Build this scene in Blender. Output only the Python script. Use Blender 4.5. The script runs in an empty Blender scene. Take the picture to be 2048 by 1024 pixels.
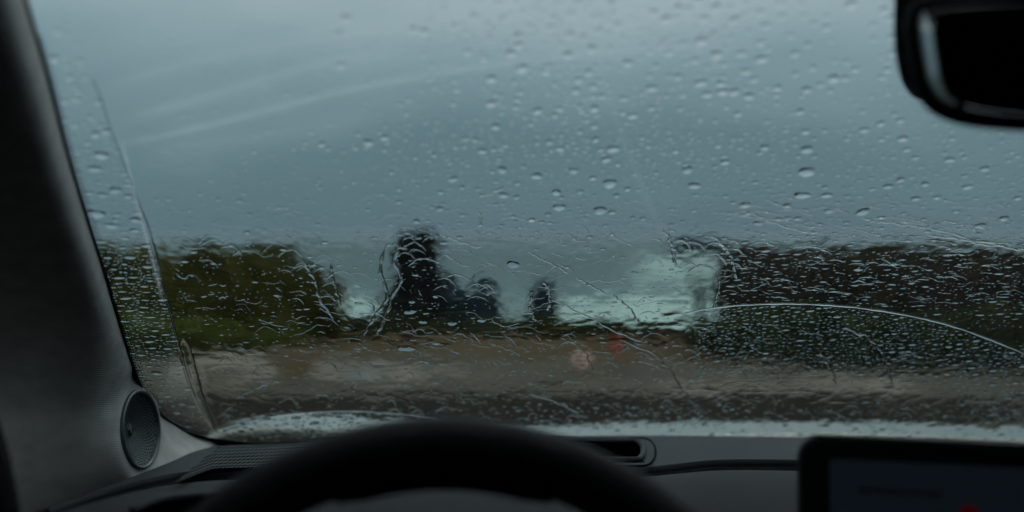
import bpy, bmesh, math, random
import numpy as np
from mathutils import Vector
R = math.radians
random.seed(7); rng = np.random.default_rng(11)
scene = bpy.context.scene
COL = scene.collection

# ---------------------------------------------------------------- camera
F = 1967.0                      # focal length in pixels of the 2048 px wide photograph
HZN = 468.0                     # pixel row of the horizon
PITCH = math.atan((HZN - 512) / F)
GROUND = -1.2                   # the camera (driver's eye) is the origin
cd = bpy.data.cameras.new('camera'); cam = bpy.data.objects.new('camera', cd); COL.objects.link(cam)
cam.location = (0, 0, 0); cam.rotation_euler = (R(90) + PITCH, 0, 0)
cd.sensor_width = 36; cd.lens = F / 2048 * 36
cd.clip_start = 0.02; cd.clip_end = 9000
cd.dof.use_dof = True; cd.dof.focus_distance = 0.92; cd.dof.aperture_fstop = 2.1
scene.camera = cam

# ---------------------------------------------------------------- world, sun, exposure
SUN_EL, SUN_AZ = R(48), R(20)
w = bpy.data.worlds.new('World'); scene.world = w; w.use_nodes = True
nt = w.node_tree; nt.nodes.clear(); N = nt.nodes.new; L = nt.links.new
out = N('ShaderNodeOutputWorld')
sky = N('ShaderNodeTexSky'); sky.sky_type = 'NISHITA'; sky.sun_disc = False
sky.sun_elevation = SUN_EL; sky.sun_rotation = SUN_AZ
bgs = N('ShaderNodeBackground'); bgs.inputs['Strength'].default_value = 0.05
L(sky.outputs[0], bgs.inputs['Color'])
tc = N('ShaderNodeTexCoord'); sep = N('ShaderNodeSeparateXYZ'); L(tc.outputs['Generated'], sep.inputs[0])
nz = N('ShaderNodeTexNoise'); nz.inputs['Scale'].default_value = 2.6; nz.inputs['Detail'].default_value = 5
mp = N('ShaderNodeMapping'); mp.inputs['Scale'].default_value = (1, 1, 3.0); L(tc.outputs['Generated'], mp.inputs[0]); L(mp.outputs[0], nz.inputs['Vector'])
ma = N('ShaderNodeMath'); ma.operation = 'MULTIPLY_ADD'; ma.inputs[1].default_value = 0.17; ma.inputs[2].default_value = -0.085
L(nz.outputs['Fac'], ma.inputs[0])
ad = N('ShaderNodeMath'); ad.operation = 'ADD'; L(sep.outputs['Z'], ad.inputs[0]); L(ma.outputs[0], ad.inputs[1])
cr = N('ShaderNodeValToRGB'); L(ad.outputs[0], cr.inputs['Fac'])
e = cr.color_ramp.elements
e[0].position = 0.0; e[0].color = (0.096, 0.162, 0.200, 1)
e[1].position = 1.0; e[1].color = (0.62, 0.70, 0.74, 1)
for p, c in ((0.085, (0.118, 0.195, 0.232)), (0.155, (0.205, 0.295, 0.338)), (0.24, (0.35, 0.44, 0.48)), (0.5, (0.50, 0.59, 0.63))):
    q = e.new(p); q.color = (*c, 1)
bgc = N('ShaderNodeBackground'); bgc.inputs['Strength'].default_value = 1.0; L(cr.outputs[0], bgc.inputs['Color'])
mx = N('ShaderNodeMixShader'); mx.inputs[0].default_value = 0.95
L(bgs.outputs[0], mx.inputs[1]); L(bgc.outputs[0], mx.inputs[2]); L(mx.outputs[0], out.inputs['Surface'])
sd = bpy.data.lights.new('sun', 'SUN'); sd.energy = 0.25; sd.angle = R(25); sd.color = (1, .97, .92)
sun = bpy.data.objects.new('sun', sd); COL.objects.link(sun)
sun.rotation_euler = (R(90) - SUN_EL, 0, math.pi - SUN_AZ)
vs = scene.view_settings
vs.view_transform = 'Standard'; vs.look = 'None'; vs.exposure = 0; vs.gamma = 1; vs.use_curve_mapping = False
cy = scene.cycles
cy.use_denoising = True
cy.max_bounces = 16; cy.transmission_bounces = 14; cy.transparent_max_bounces = 16
cy.diffuse_bounces = 3; cy.glossy_bounces = 4; cy.volume_bounces = 0
cy.caustics_refractive = True; cy.caustics_reflective = True; cy.blur_glossy = 0.0
cy.sample_clamp_indirect = 3.0

# ---------------------------------------------------------------- helpers
CP, SP = math.cos(PITCH), math.sin(PITCH)
def D(px, py):
    """direction through a point of the photograph, scaled to a depth of 1"""
    px = np.asarray(px, float); py = np.asarray(py, float)
    cx = (px - 1024) / F; cyy = (512 - py) / F
    return np.stack([cx, CP - cyy * SP, SP + cyy * CP], -1)
def P(px, py, d):
    return D(px, py) * np.asarray(d, float)[..., None]
def ground_at(px, py):
    d = D(px, py); return d * (GROUND / d[..., 2])[..., None]

T = math.tan(R(35.6)); K = 0.10; XC = 0.37; Z0 = .231
def wy(x, z):                    # the curved, raked windshield: y of its outer face at (x, z)
    return 1.15 - (z + Z0) / T - K * ((x - XC) ** 2 - XC * XC)
def wnormal(x):
    n = np.stack([2 * K * (x - XC), np.ones_like(x), np.full_like(x, 1 / T)], -1)
    return n / np.linalg.norm(n, axis=-1, keepdims=True)
def wdepth(px, py):
    d = D(px, py); lam = np.full(d.shape[:-1], 1.0)
    for _ in range(12):
        p = d * lam[..., None]
        f = p[..., 1] - wy(p[..., 0], p[..., 2])
        df = d[..., 1] + d[..., 2] / T + 2 * K * (p[..., 0] - XC) * d[..., 0]
        lam = lam - f / df
    return lam
def wpoint(px, py, off=0.0):     # point of the glass seen at (px, py), moved out along the normal
    px = np.asarray(px, float); py = np.asarray(py, float)
    p = D(px, py) * wdepth(px, py)[..., None]
    return p + wnormal(p[..., 0]) * np.asarray(off, float)[..., None] if np.ndim(off) else p + wnormal(p[..., 0]) * off

def tag(o, label=None, cat=None, group=None, kind=None):
    if label: o['label'] = label
    if cat: o['category'] = cat
    if group: o['group'] = group
    if kind: o['kind'] = kind
    return o
def empty(name, loc):
    o = bpy.data.objects.new(name, None); o.empty_display_size = 0.05; COL.objects.link(o); o.location = loc; return o
def link(name, me, parent=None):
    o = bpy.data.objects.new(name, me); COL.objects.link(o)
    if parent:
        o.parent = parent
        l = Vector((0, 0, 0)); q = parent
        while q: l += q.location; q = q.parent
        o.location = -l
    return o
def mesh(name, verts, faces, mats, parent=None, smooth=True, midx=None, sharp=None):
    me = bpy.data.meshes.new(name)
    me.from_pydata([tuple(map(float, v)) for v in verts], [], [tuple(map(int, f)) for f in faces])
    for m in (mats if isinstance(mats, (list, tuple)) else [mats]): me.materials.append(m)
    if midx is not None: me.polygons.foreach_set('material_index', np.asarray(midx, np.int32))
    if smooth is True: me.polygons.foreach_set('use_smooth', np.ones(len(me.polygons), bool))
    elif smooth is not False: me.polygons.foreach_set('use_smooth', np.asarray(smooth, bool))
    me.update()
    return link(name, me, parent)
def big_mesh(name, verts, quads, mat, parent=None, smooth=True, tris=None, under=None):
    """fast path: numpy verts, quads (n,4) and triangles (m,3)"""
    me = bpy.data.meshes.new(name)
    quads = np.zeros((0, 4), int) if quads is None else np.asarray(quads)
    tris = np.zeros((0, 3), int) if tris is None else np.asarray(tris)
    nq, ntr = len(quads), len(tris)
    me.vertices.add(len(verts)); me.vertices.foreach_set('co', np.asarray(verts, np.float32).ravel())
    me.loops.add(nq * 4 + ntr * 3); me.polygons.add(nq + ntr)
    me.loops.foreach_set('vertex_index', np.concatenate([quads.ravel(), tris.ravel()]).astype(np.int32))
    me.polygons.foreach_set('loop_start', np.concatenate([np.arange(nq) * 4, nq * 4 + np.arange(ntr) * 3]).astype(np.int32))
    sm = np.full(nq + ntr, bool(smooth)) if np.ndim(smooth) == 0 else np.asarray(smooth, bool)
    me.polygons.foreach_set('use_smooth', sm)
    me.materials.append(mat)
    if under is not None:
        me.materials.append(CONTACT); me.polygons.foreach_set('material_index', np.asarray(under, np.int32))
    me.update(calc_edges=True); me.validate()
    return link(name, me, parent)
def grid_faces(r, c, closed_c=False, base=0):
    f = []
    for i in range(r - 1):
        for j in range(c if closed_c else c - 1):
            a = i * c + j; b = i * c + (j + 1) % c
            f.append((base + a, base + b, base + b + c, base + a + c))
    return f
def tube_pts(pts, rad, seg=10, closed=False, prof=None, up=None):
    """sweep; rad scalar or list; prof = list of 2-D points (replaces the circle)"""
    pts = np.asarray(pts, float); n = len(pts)
    rad = np.full(n, rad) if np.ndim(rad) == 0 else np.asarray(rad, float)
    if prof is None:
        prof = [(math.cos(2 * math.pi * k / seg), math.sin(2 * math.pi * k / seg)) for k in range(seg)]
    V = []
    for i in range(n):
        a = pts[(i - 1) % n] if (closed or i > 0) else pts[i]; b = pts[(i + 1) % n] if (closed or i < n - 1) else pts[i]
        t = b - a; t /= np.linalg.norm(t) + 1e-12
        u = np.asarray(up if up is not None else (0.0, 0.0, 1.0)); s = np.cross(t, u)
        if np.linalg.norm(s) < 1e-4: s = np.cross(t, (1.0, 0, 0))
        s /= np.linalg.norm(s); q = np.cross(s, t)
        for (x, y) in prof: V.append(pts[i] + s * x * rad[i] + q * y * rad[i])
    m = len(prof); Fc = grid_faces(n, m, True)
    if closed:
        for j in range(m):
            Fc.append(((n - 1) * m + j, (n - 1) * m + (j + 1) % m, (j + 1) % m, j))
    else:
        Fc.append(tuple(range(m))[::-1]); Fc.append(tuple((n - 1) * m + j for j in range(m)))
    return V, Fc
def smooth_line(pts, n):
    """Catmull-Rom through the points, any number of columns"""
    p = np.asarray(pts, float); p = np.vstack([2 * p[0] - p[1], p, 2 * p[-1] - p[-2]])
    m = len(p) - 3; o = []
    for k in range(n):
        u = k / (n - 1) * m; i = min(int(u), m - 1); t = u - i
        a, b, c, d = p[i:i + 4]
        o.append(0.5 * (2 * b + (c - a) * t + (2 * a - 5 * b + 4 * c - d) * t * t + (3 * b - a - 3 * c + d) * t ** 3))
    return np.array(o)
def box_vf(lo, hi):
    x0, y0, z0 = lo; x1, y1, z1 = hi
    v = [(x0, y0, z0), (x1, y0, z0), (x1, y1, z0), (x0, y1, z0), (x0, y0, z1), (x1, y0, z1), (x1, y1, z1), (x0, y1, z1)]
    f = [(0, 3, 2, 1), (4, 5, 6, 7), (0, 1, 5, 4), (1, 2, 6, 5), (2, 3, 7, 6), (3, 0, 4, 7)]
    return v, f

# ---------------------------------------------------------------- materials
def mat(name, col, rough=0.6, spec=0.5, noise=0.0, scale=30, bump=0.0, bscale=200, coat=0.0, metal=0.0, col2=None, detail=4):
    m = bpy.data.materials.new(name); m.use_nodes = True; t = m.node_tree
    b = t.nodes['Principled BSDF']
    b.inputs['Base Color'].default_value = (*col, 1); b.inputs['Roughness'].default_value = rough
    b.inputs['Specular IOR Level'].default_value = spec; b.inputs['Metallic'].default_value = metal
    b.inputs['Coat Weight'].default_value = coat; b.inputs['Coat Roughness'].default_value = 0.03
    tco = t.nodes.new('ShaderNodeTexCoord')
    if noise or col2:
        n = t.nodes.new('ShaderNodeTexNoise'); n.inputs['Scale'].default_value = scale; n.inputs['Detail'].default_value = detail
        t.links.new(tco.outputs['Object'], n.inputs['Vector'])
        r = t.nodes.new('ShaderNodeValToRGB'); t.links.new(n.outputs['Fac'], r.inputs[0])
        c2 = col2 or tuple(min(1, c * (1 + noise)) for c in col); c1 = col if col2 else tuple(c * (1 - noise) for c in col)
        r.color_ramp.elements[0].position = .35; r.color_ramp.elements[1].position = .65
        r.color_ramp.elements[0].color = (*c1, 1); r.color_ramp.elements[1].color = (*c2, 1)
        t.links.new(r.outputs[0], b.inputs['Base Color'])
    if bump:
        n2 = t.nodes.new('ShaderNodeTexNoise'); n2.inputs['Scale'].default_value = bscale; n2.inputs['Detail'].default_value = 3
        t.links.new(tco.outputs['Object'], n2.inputs['Vector'])
        bp = t.nodes.new('ShaderNodeBump'); bp.inputs['Strength'].default_value = bump; bp.inputs['Distance'].default_value = 0.002
        t.links.new(n2.outputs['Fac'], bp.inputs['Height']); t.links.new(bp.outputs[0], b.inputs['Normal'])
    return m
def water_mat():
    m = bpy.data.materials.new('rain_water'); m.use_nodes = True; t = m.node_tree; t.nodes.clear()
    o = t.nodes.new('ShaderNodeOutputMaterial'); g = t.nodes.new('ShaderNodeBsdfGlass')
    g.inputs['IOR'].default_value = 1.333; g.inputs['Roughness'].default_value = 0.0
    t.links.new(g.outputs[0], o.inputs[0]); return m
def pane_mat():
    m = bpy.data.materials.new('windshield_glass'); m.use_nodes = True; t = m.node_tree; t.nodes.clear()
    o = t.nodes.new('ShaderNodeOutputMaterial'); g = t.nodes.new('ShaderNodeBsdfGlossy'); g.inputs['Roughness'].default_value = 0.0
    tr = t.nodes.new('ShaderNodeBsdfTransparent'); tr.inputs['Color'].default_value = (0.955, 0.985, 0.98, 1)
    fr = t.nodes.new('ShaderNodeLayerWeight'); fr.inputs['Blend'].default_value = 0.12
    mp_ = t.nodes.new('ShaderNodeMath'); mp_.operation = 'MULTIPLY'; mp_.inputs[1].default_value = 0.13
    t.links.new(fr.outputs['Fresnel'], mp_.inputs[0])
    x = t.nodes.new('ShaderNodeMixShader'); t.links.new(mp_.outputs[0], x.inputs[0])
    t.links.new(tr.outputs[0], x.inputs[1]); t.links.new(g.outputs[0], x.inputs[2]); t.links.new(x.outputs[0], o.inputs[0]); return m
def emit_mat(name, col, strength, base=(0.01, 0.01, 0.012)):
    m = mat(name, base, 0.25); b = m.node_tree.nodes['Principled BSDF']
    b.inputs['Emission Color'].default_value = (*col, 1); b.inputs['Emission Strength'].default_value = strength; return m
def contact_mat():
    m = bpy.data.materials.new('water_against_glass'); m.use_nodes = True; t = m.node_tree; t.nodes.clear()
    o = t.nodes.new('ShaderNodeOutputMaterial'); g = t.nodes.new('ShaderNodeBsdfRefraction')
    g.inputs['IOR'].default_value = 1.333; g.inputs['Roughness'].default_value = 0.0
    t.links.new(g.outputs[0], o.inputs[0]); return m
CONTACT = contact_mat()
WATER = water_mat(); PANE = pane_mat()
FRIT = mat('black_ceramic', (0.006, 0.006, 0.007), 0.7, 0.2)
GASKET = mat('black_rubber', (0.008, 0.008, 0.009), 0.75, 0.2, bump=0.2)
DASH = mat('grey_soft_plastic', (0.013, 0.015, 0.021), 0.62, 0.35, noise=0.12, scale=9, bump=0.5, bscale=900)
DASHLOW = mat('grey_soft_panel', (0.013, 0.0155, 0.018), 0.7, 0.3, noise=0.12, scale=11, bump=0.5, bscale=800)
STRIPM = mat('black_textile_strip', (0.010, 0.010, 0.011), 0.9, 0.1, bump=1.0, bscale=1500)
BLACKP = mat('black_plastic', (0.005, 0.005, 0.006), 0.7, 0.07, bump=0.1)
HOLE = mat('black_hole', (0.003, 0.003, 0.003), 0.9, 0.0)
LEATHER = mat('black_leather', (0.006, 0.006, 0.007), 0.6, 0.12, noise=0.15, scale=40, bump=0.35, bscale=700)
SPK = mat('dark_metal_grille', (0.13, 0.145, 0.15), 0.4, 0.5, metal=0.6)
def fabric_mat():
    m = mat('ribbed_grey_fabric', (0.48, 0.47, 0.45), 0.92, 0.1, noise=0.10, scale=60)
    t = m.node_tree; b = t.nodes['Principled BSDF']; tco = t.nodes.new('ShaderNodeTexCoord')
    wv = t.nodes.new('ShaderNodeTexWave'); wv.bands_direction = 'Z'; wv.inputs['Scale'].default_value = 190; wv.inputs['Distortion'].default_value = 0.3
    mp_ = t.nodes.new('ShaderNodeMapping'); mp_.inputs['Rotation'].default_value = (R(12), R(6), 0)
    t.links.new(tco.outputs['Object'], mp_.inputs[0]); t.links.new(mp_.outputs[0], wv.inputs['Vector'])
    bp = t.nodes.new('ShaderNodeBump'); bp.inputs['Strength'].default_value = 0.22; bp.inputs['Distance'].default_value = 0.0010
    t.links.new(wv.outputs['Fac'], bp.inputs['Height']); t.links.new(bp.outputs[0], b.inputs['Normal']); return m
FABRIC = fabric_mat()

# ================================================================ SETTING: ground, gravel, sea, haze
SOIL = mat('wet_brown_soil', (0.076, 0.052, 0.025), 0.9, 0.06, col2=(0.115, 0.080, 0.040), scale=1.3, bump=1.0, bscale=25)
ROADM = mat('wet_gravel', (0.075, 0.064, 0.042), 0.85, 0.15, col2=(0.12, 0.104, 0.072), scale=1.6, bump=1.0, bscale=40)
PUDDLE = mat('puddle_water', (0.09, 0.08, 0.06), 0.12, 0.5, noise=0.2, scale=2)
PALEG = mat('pale_gravel', (0.19, 0.165, 0.125), 0.85, 0.2, col2=(0.27, 0.235, 0.18), scale=2.2, bump=1.0, bscale=40)
DARKG = mat('dark_wet_asphalt', (0.018, 0.014, 0.009), 0.9, 0.03, col2=(0.034, 0.027, 0.018), scale=2.0, bump=.6, bscale=60)
GRASSM = mat('wet_grass', (0.050, 0.060, 0.010), 0.9, 0.15, col2=(0.10, 0.115, 0.018), scale=1.8)
def sheet(name, pts, z, m, kind='structure'):
    v = [(p[0], p[1], z) for p in pts]
    return tag(mesh(name, v, [tuple(range(len(v)))], m, smooth=False), kind=kind)
def gl(px, py): p = ground_at(px, py); return (float(p[0]), float(p[1]))
def ground():
    # flat to the lip of the bank, then down to the shore
    prof = [(-290, GROUND), (-40, GROUND), (0, GROUND), (12.6, GROUND), (14.0, GROUND - .12), (18, GROUND - 1.3), (30, -5.2), (46, -8.6), (60, -9.3)]
    xs = [-300, -120, -60, -30, -15, -6, 0, 6, 15, 30, 60, 120, 300]; V = []
    for (y, z) in prof:
        for x in xs: V.append((x, y + (.5 * math.sin(x * .31) if y > 10 else 0), z))
    tag(mesh('ground', V, grid_faces(len(prof), len(xs)), SOIL, smooth=False), kind='structure')
ground()
def edge_line(pts, n, jit):
    p = smooth_line(pts, n); p[:, 1] += np.convolve(rng.normal(0, jit, n + 4), np.ones(5) / 5, 'valid')
    return [gl(a, b) for a, b in p]
sheet('gravel_area', edge_line([(-900, 712), (0, 712), (450, 706), (800, 712), (1250, 722), (1600, 736), (2100, 742), (2900, 748)], 80, 4) + [gl(2900, 800), (14, 2), (-14, 2), gl(-900, 800)], GROUND + .004, ROADM)
sheet('road', edge_line([(-600, 800), (500, 796), (1000, 790), (1500, 792), (2100, 806), (2700, 816)], 70, 4) + [(12, -6), (-12, -6)], GROUND + .016, DARKG)
def patch(cx, cyp, wpx, hpx, name, m, z):
    n = 40; pts = []
    for k in range(n):
        a = 2 * math.pi * k / n; r = 1 + 0.16 * math.sin(3 * a + cx) + 0.1 * math.sin(5 * a + cyp) + .06 * math.sin(9 * a + cx)
        pts.append(gl(cx + wpx * r * math.cos(a), cyp - hpx * r * math.sin(a)))
    return sheet(name, pts, GROUND + z, m)
patch(455, 737, 120, 26, 'gravel_patch', PALEG, .008); patch(760, 748, 150, 16, 'gravel_patch', PALEG, .008); patch(1580, 772, 260, 16, 'gravel_patch', PALEG, .008)
patch(590, 735, 45, 26, 'soil_patch', SOIL, .011)
patch(440, 745, 60, 7, 'puddle', PUDDLE, .012); patch(1530, 768, 110, 6, 'puddle', PUDDLE, .012); patch(730, 752, 60, 5, 'puddle', PUDDLE, .012)

def sea():
    m = bpy.data.materials.new('sea_water'); m.use_nodes = True; t = m.node_tree; b = t.nodes['Principled BSDF']
    b.inputs['IOR'].default_value = 1.33
    at = t.nodes.new('ShaderNodeAttribute'); at.attribute_name = 'foam'; tco = t.nodes.new('ShaderNodeTexCoord')
    n = t.nodes.new('ShaderNodeTexNoise'); n.inputs['Scale'].default_value = .12; n.inputs['Detail'].default_value = 6
    t.links.new(tco.outputs['Object'], n.inputs['Vector'])
    a = t.nodes.new('ShaderNodeMath'); a.operation = 'MULTIPLY_ADD'; a.inputs[1].default_value = 1.2; a.inputs[2].default_value = -0.6
    t.links.new(n.outputs['Fac'], a.inputs[0])
    s = t.nodes.new('ShaderNodeMath'); s.operation = 'ADD'; t.links.new(a.outputs[0], s.inputs[0]); t.links.new(at.outputs['Fac'], s.inputs[1])
    cl = t.nodes.new('ShaderNodeMath'); cl.operation = 'MULTIPLY'; cl.use_clamp = True; t.links.new(s.outputs[0], cl.inputs[0]); t.links.new(at.outputs['Fac'], cl.inputs[1])
    mm = t.nodes.new('ShaderNodeMix'); mm.data_type = 'RGBA'; t.links.new(cl.outputs[0], mm.inputs['Factor'])
    mm.inputs['A'].default_value = (0.022, 0.082, 0.082, 1); mm.inputs['B'].default_value = (0.52, 0.68, 0.61, 1); t.links.new(mm.outputs['Result'], b.inputs['Base Color'])
    rr = t.nodes.new('ShaderNodeMath'); rr.operation = 'MULTIPLY_ADD'; rr.inputs[1].default_value = .5; rr.inputs[2].default_value = .38; t.links.new(cl.outputs[0], rr.inputs[0]); t.links.new(rr.outputs[0], b.inputs['Roughness'])
    b.inputs['Specular IOR Level'].default_value = .26
    n2 = t.nodes.new('ShaderNodeTexNoise'); n2.inputs['Scale'].default_value = .5; n2.inputs['Detail'].default_value = 4; t.links.new(tco.outputs['Object'], n2.inputs['Vector'])
    bp = t.nodes.new('ShaderNodeBump'); bp.inputs['Strength'].default_value = .6; bp.inputs['Distance'].default_value = .5; t.links.new(n2.outputs['Fac'], bp.inputs['Height']); t.links.new(bp.outputs[0], b.inputs['Normal'])
    SEA = -8.0; nx = 260; ys = np.concatenate([np.geomspace(28, 700, 260), np.geomspace(720, 3200, 40)])
    us = np.linspace(-3600, 5600, nx); sg = lambda x: 1 / (1 + np.exp(-np.clip(x, -40, 40)))
    V, foam = [], []
    for y in ys:
        x = (us - 1024) / F * y * 1.03
        k = np.clip(1 - y / 900, 0, 1)
        z = SEA + k * (.38 * np.sin(y * .19 + 1.2 * np.sin(x * .02) + .4 * np.sin(x * .07)) + .18 * np.sin(y * .43 + x * .05))
        V.append(np.stack([x, np.full(nx, y), z], -1))
        ey = HZN - z / y * F; w = 7 * np.sin(us * .021) + 5 * np.sin(us * .055 + 1)
        f = .90 * sg((us - 1248 - (560 - ey) * .25) / 12) * sg((1480 - us) / 12) * sg((ey - 512 + w * .6 + (us - 1330) * .05) / 5) * sg((575 - ey) / 14)
        f = np.maximum(f, .95 * sg((us - 1060) / 18) * sg((1500 - us) / 20) * sg((ey - 587 + w) / 8))
        f = np.maximum(f, .92 * sg((us - 655) / 14) * sg((800 - us) / 16) * sg((ey - 592 + w) / 7))
        f = np.maximum(f, .55 * sg((us - 950) / 14) * sg((1080 - us) / 14) * sg((ey - 592 + w) / 7))
        f = np.maximum(f,   .36 * sg((ey - 545 + w * 2) / 12)); f = np.maximum(f, .62 * sg((ey - 606 + 2 * w) / 8) * (.6 + .4 * np.sin(us * .011)))
        foam.append(f)
    o = mesh('sea', np.concatenate(V), grid_faces(len(ys), nx), m)
    q = o.data.attributes.new('foam', 'FLOAT', 'POINT'); q.data.foreach_set('value', np.concatenate(foam).astype(np.float32)); tag(o, kind='structure')
sea()
def haze():
    v, f = box_vf((-4200, -310, -10.4), (4200, 3300, 2.2))
    m = bpy.data.materials.new('rain_haze'); m.use_nodes = True; t = m.node_tree; t.nodes.clear()
    o = t.nodes.new('ShaderNodeOutputMaterial'); pv = t.nodes.new('ShaderNodeVolumePrincipled')
    pv.inputs['Color'].default_value = (0.80, 0.93, 0.98, 1); pv.inputs['Density'].default_value = 0.0002; pv.inputs['Anisotropy'].default_value = 0.2
    t.links.new(pv.outputs[0], o.inputs['Volume'])
    tag(mesh('haze', v, f, m, smooth=False), kind='stuff')
haze()

# ================================================================ VEGETATION along the lip of the bank
def leaf_quads(p, leaf):
    n = len(p); a = rng.normal(size=(n, 3)); a /= np.linalg.norm(a, axis=1)[:, None]
    b = np.cross(a, rng.normal(size=(n, 3))); b /= np.linalg.norm(b, axis=1)[:, None]
    s = leaf * rng.uniform(.6, 1.4, (n, 1))
    V = np.stack([p - a * s, p + b * s * .5, p + a * s, p - b * s * .5], 1).reshape(-1, 3)
    V[:, 2] = np.maximum(V[:, 2], GROUND + .02)
    return V, np.arange(n * 4).reshape(-1, 4)
BARK = mat('wet_bark', (0.035, 0.028, 0.022), 0.8, 0.3, noise=.3, scale=14, bump=.6, bscale=60)
def leafm(name, a, b): return mat(name, a, 0.7, 0.2, col2=b, scale=4.0)
OLIVE = leafm('olive_leaves', (0.080, 0.070, 0.009), (0.128, 0.110, 0.016))
BROWN = leafm('brown_leaves', (0.062, 0.046, 0.027), (0.095, 0.070, 0.042))
DARK = leafm('dark_leaves', (0.026, 0.024, 0.020), (0.040, 0.036, 0.030))
BLUE = leafm('blue_green_leaves', (0.055, 0.074, 0.090), (0.080, 0.105, 0.124))
GREEN = leafm('green_leaves', (0.040, 0.046, 0.008), (0.066, 0.074, 0.014))
LIME = leafm('bright_grass', (0.085, 0.100, 0.010), (0.13, 0.145, 0.02))
def shrub(name, px, top, wpx, dist, m, label, cat, n=3000, low=0.0, leaf=.05, group=None, power=.45, depth=.8, column=False, boxy=.72):
    x = (px - 1024) / F * dist; ht = (HZN - top) / F * dist - GROUND; wd = wpx / F * dist / 2
    r = empty(name, (x, dist, GROUND)); tag(r, label, cat, group)
    V, Fc = [], []
    for k in range(7):
        a = 2 * math.pi * k / 7 + .4; q = rng.uniform(.35, .7)
        lp = [(x + .03 * math.cos(a), dist + .03 * math.sin(a), GROUND - .03), (x + wd * .3 * q * math.cos(a), dist + wd * .3 * q * math.sin(a), GROUND + ht * .4), (x + wd * q * math.cos(a), dist + wd * q * math.sin(a), GROUND + ht * (.95 - .4 * q))]
        v2, f2 = tube_pts(smooth_line(lp, 6), np.linspace(.016, .004, 6) * max(ht, .5), 6); o = len(V); V += v2; Fc += [tuple(i + o for i in f) for f in f2]
    mesh('stems', V, Fc, BARK, r)
    # leaf clumps filling a dome that stands on the ground (or only its upper part)
    cl = 110 if column else 60; d = rng.normal(size=(cl, 3)); d /= np.linalg.norm(d, axis=1)[:, None]; d[:, 2] = np.abs(d[:, 2]); d = np.sign(d) * np.abs(d) ** boxy
    z0 = ht * low; cc = np.array([x, dist, GROUND + z0]) + d * np.array([wd, wd * depth, ht - z0]) * (rng.uniform(.0, 1, (cl, 1)) ** .35) * .95
    if column: cc = np.array([x, dist, GROUND]) + np.stack([rng.uniform(-.78, .78, cl) * wd, rng.uniform(-.6, .6, cl) * wd, rng.uniform(.03, .90, cl) * ht], -1); cc[:, 0] = x + (cc[:, 0] - x) * (1.22 - .30 * (cc[:, 2] - GROUND) / ht) - .06 * wd * np.sin((cc[:, 2] - GROUND) / ht * 5)
    k = rng.integers(0, cl, n); dd = rng.normal(size=(n, 3)); dd /= np.linalg.norm(dd, axis=1)[:, None]
    cs = rng.uniform(.18, .30, cl)[k][:, None] * np.array([wd, wd * depth, (ht - z0) * .8])
    p = cc[k] + dd * cs * rng.uniform(0, 1, (n, 1)) ** power
    if column:
        t_ = rng.uniform(.02, 1, n); e_ = 1.12 - .30 * t_ + .10 * np.sin(t_ * 17) + .06 * np.sin(t_ * 41)
        p = np.stack([x + wd * e_ * rng.uniform(-1, 1, n) + .05 * wd * np.sin(t_ * 9), dist + wd * .7 * rng.uniform(-1, 1, n), GROUND + ht * t_ * (.97 + .05 * np.sin(rng.uniform(0, 6, n)))], -1)
    v, q = leaf_quads(p, leaf); big_mesh('crown', v, q, m, r, smooth=False)
    return r
shrub('bush', 225, 494, 260, 11.8, OLIVE, 'olive bush half hidden by the grey pillar and the beaded strip of glass', 'bush', 6000, boxy=.95, leaf=.06)
shrub('bush', 400, 480, 360, 11.2, OLIVE, 'broad olive bush just inside the wiper edge', 'bush', 9000, boxy=.95, leaf=.06)
shrub('bush', 525, 486, 280, 11.4, OLIVE, 'olive bush whose rounded flank slopes towards the pale surf', 'bush', 7000, boxy=.95, leaf=.06)
shrub('bush', 592, 524, 215, 11.3, OLIVE, 'low olive bush ending the clump beside the pale surf', 'bush', 4500, boxy=.95, leaf=.05)
shrub('bush', 832, 466, 88, 12.3, DARK, 'tall narrow dark bush standing alone against the sea', 'bush', 7000, leaf=.045, power=.5, column=True)
shrub('bush', 852, 540, 84, 12.35, DARK, 'dark bush leaning against the middle of the tall narrow one', 'bush', 3500, leaf=.045)
shrub('bush', 812, 575, 110, 12.2, DARK, 'dark bush at the foot of the tall narrow one', 'bush', 4500, leaf=.045)
shrub('bush', 925, 556, 150, 12.4, BLUE, 'low rounded blue dark bush beside the tall narrow one', 'bush', 5500, leaf=.045)
shrub('bush', 1086, 556, 52, 12.5, BLUE, 'small slender dark bush between the tall narrow one and the wide surf', 'bush', 2600, leaf=.04)
shrub('bush', 1400, 472, 130, 12.6, BLUE, 'thin stemmed dark bush with a small high crown beside the brown hedge', 'bush', 420, low=.80, leaf=.045)
hl = ['first brown bush of the hedgerow, next to the wide surf', 'second brown bush of the hedgerow, counted from the wide surf',
      'third brown bush of the hedgerow, counted from the wide surf', 'fourth brown bush of the hedgerow, counted from the wide surf',
      'fifth brown bush of the hedgerow, counted from the wide surf', 'last brown bush of the hedgerow, at the picture edge']
for k, (px, top, wp) in enumerate([(1535, 504, 190), (1640, 502, 270), (1750, 503, 280), (1860, 506, 280), (1965, 510, 280), (2080, 514, 280)]):
    shrub('hedgerow_bush', px, top, wp, 10.6 + .25 * (k % 3), BROWN, hl[k], 'bush', 7000, leaf=.05, boxy=.5, group='brown bushes of the hedgerow')
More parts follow.
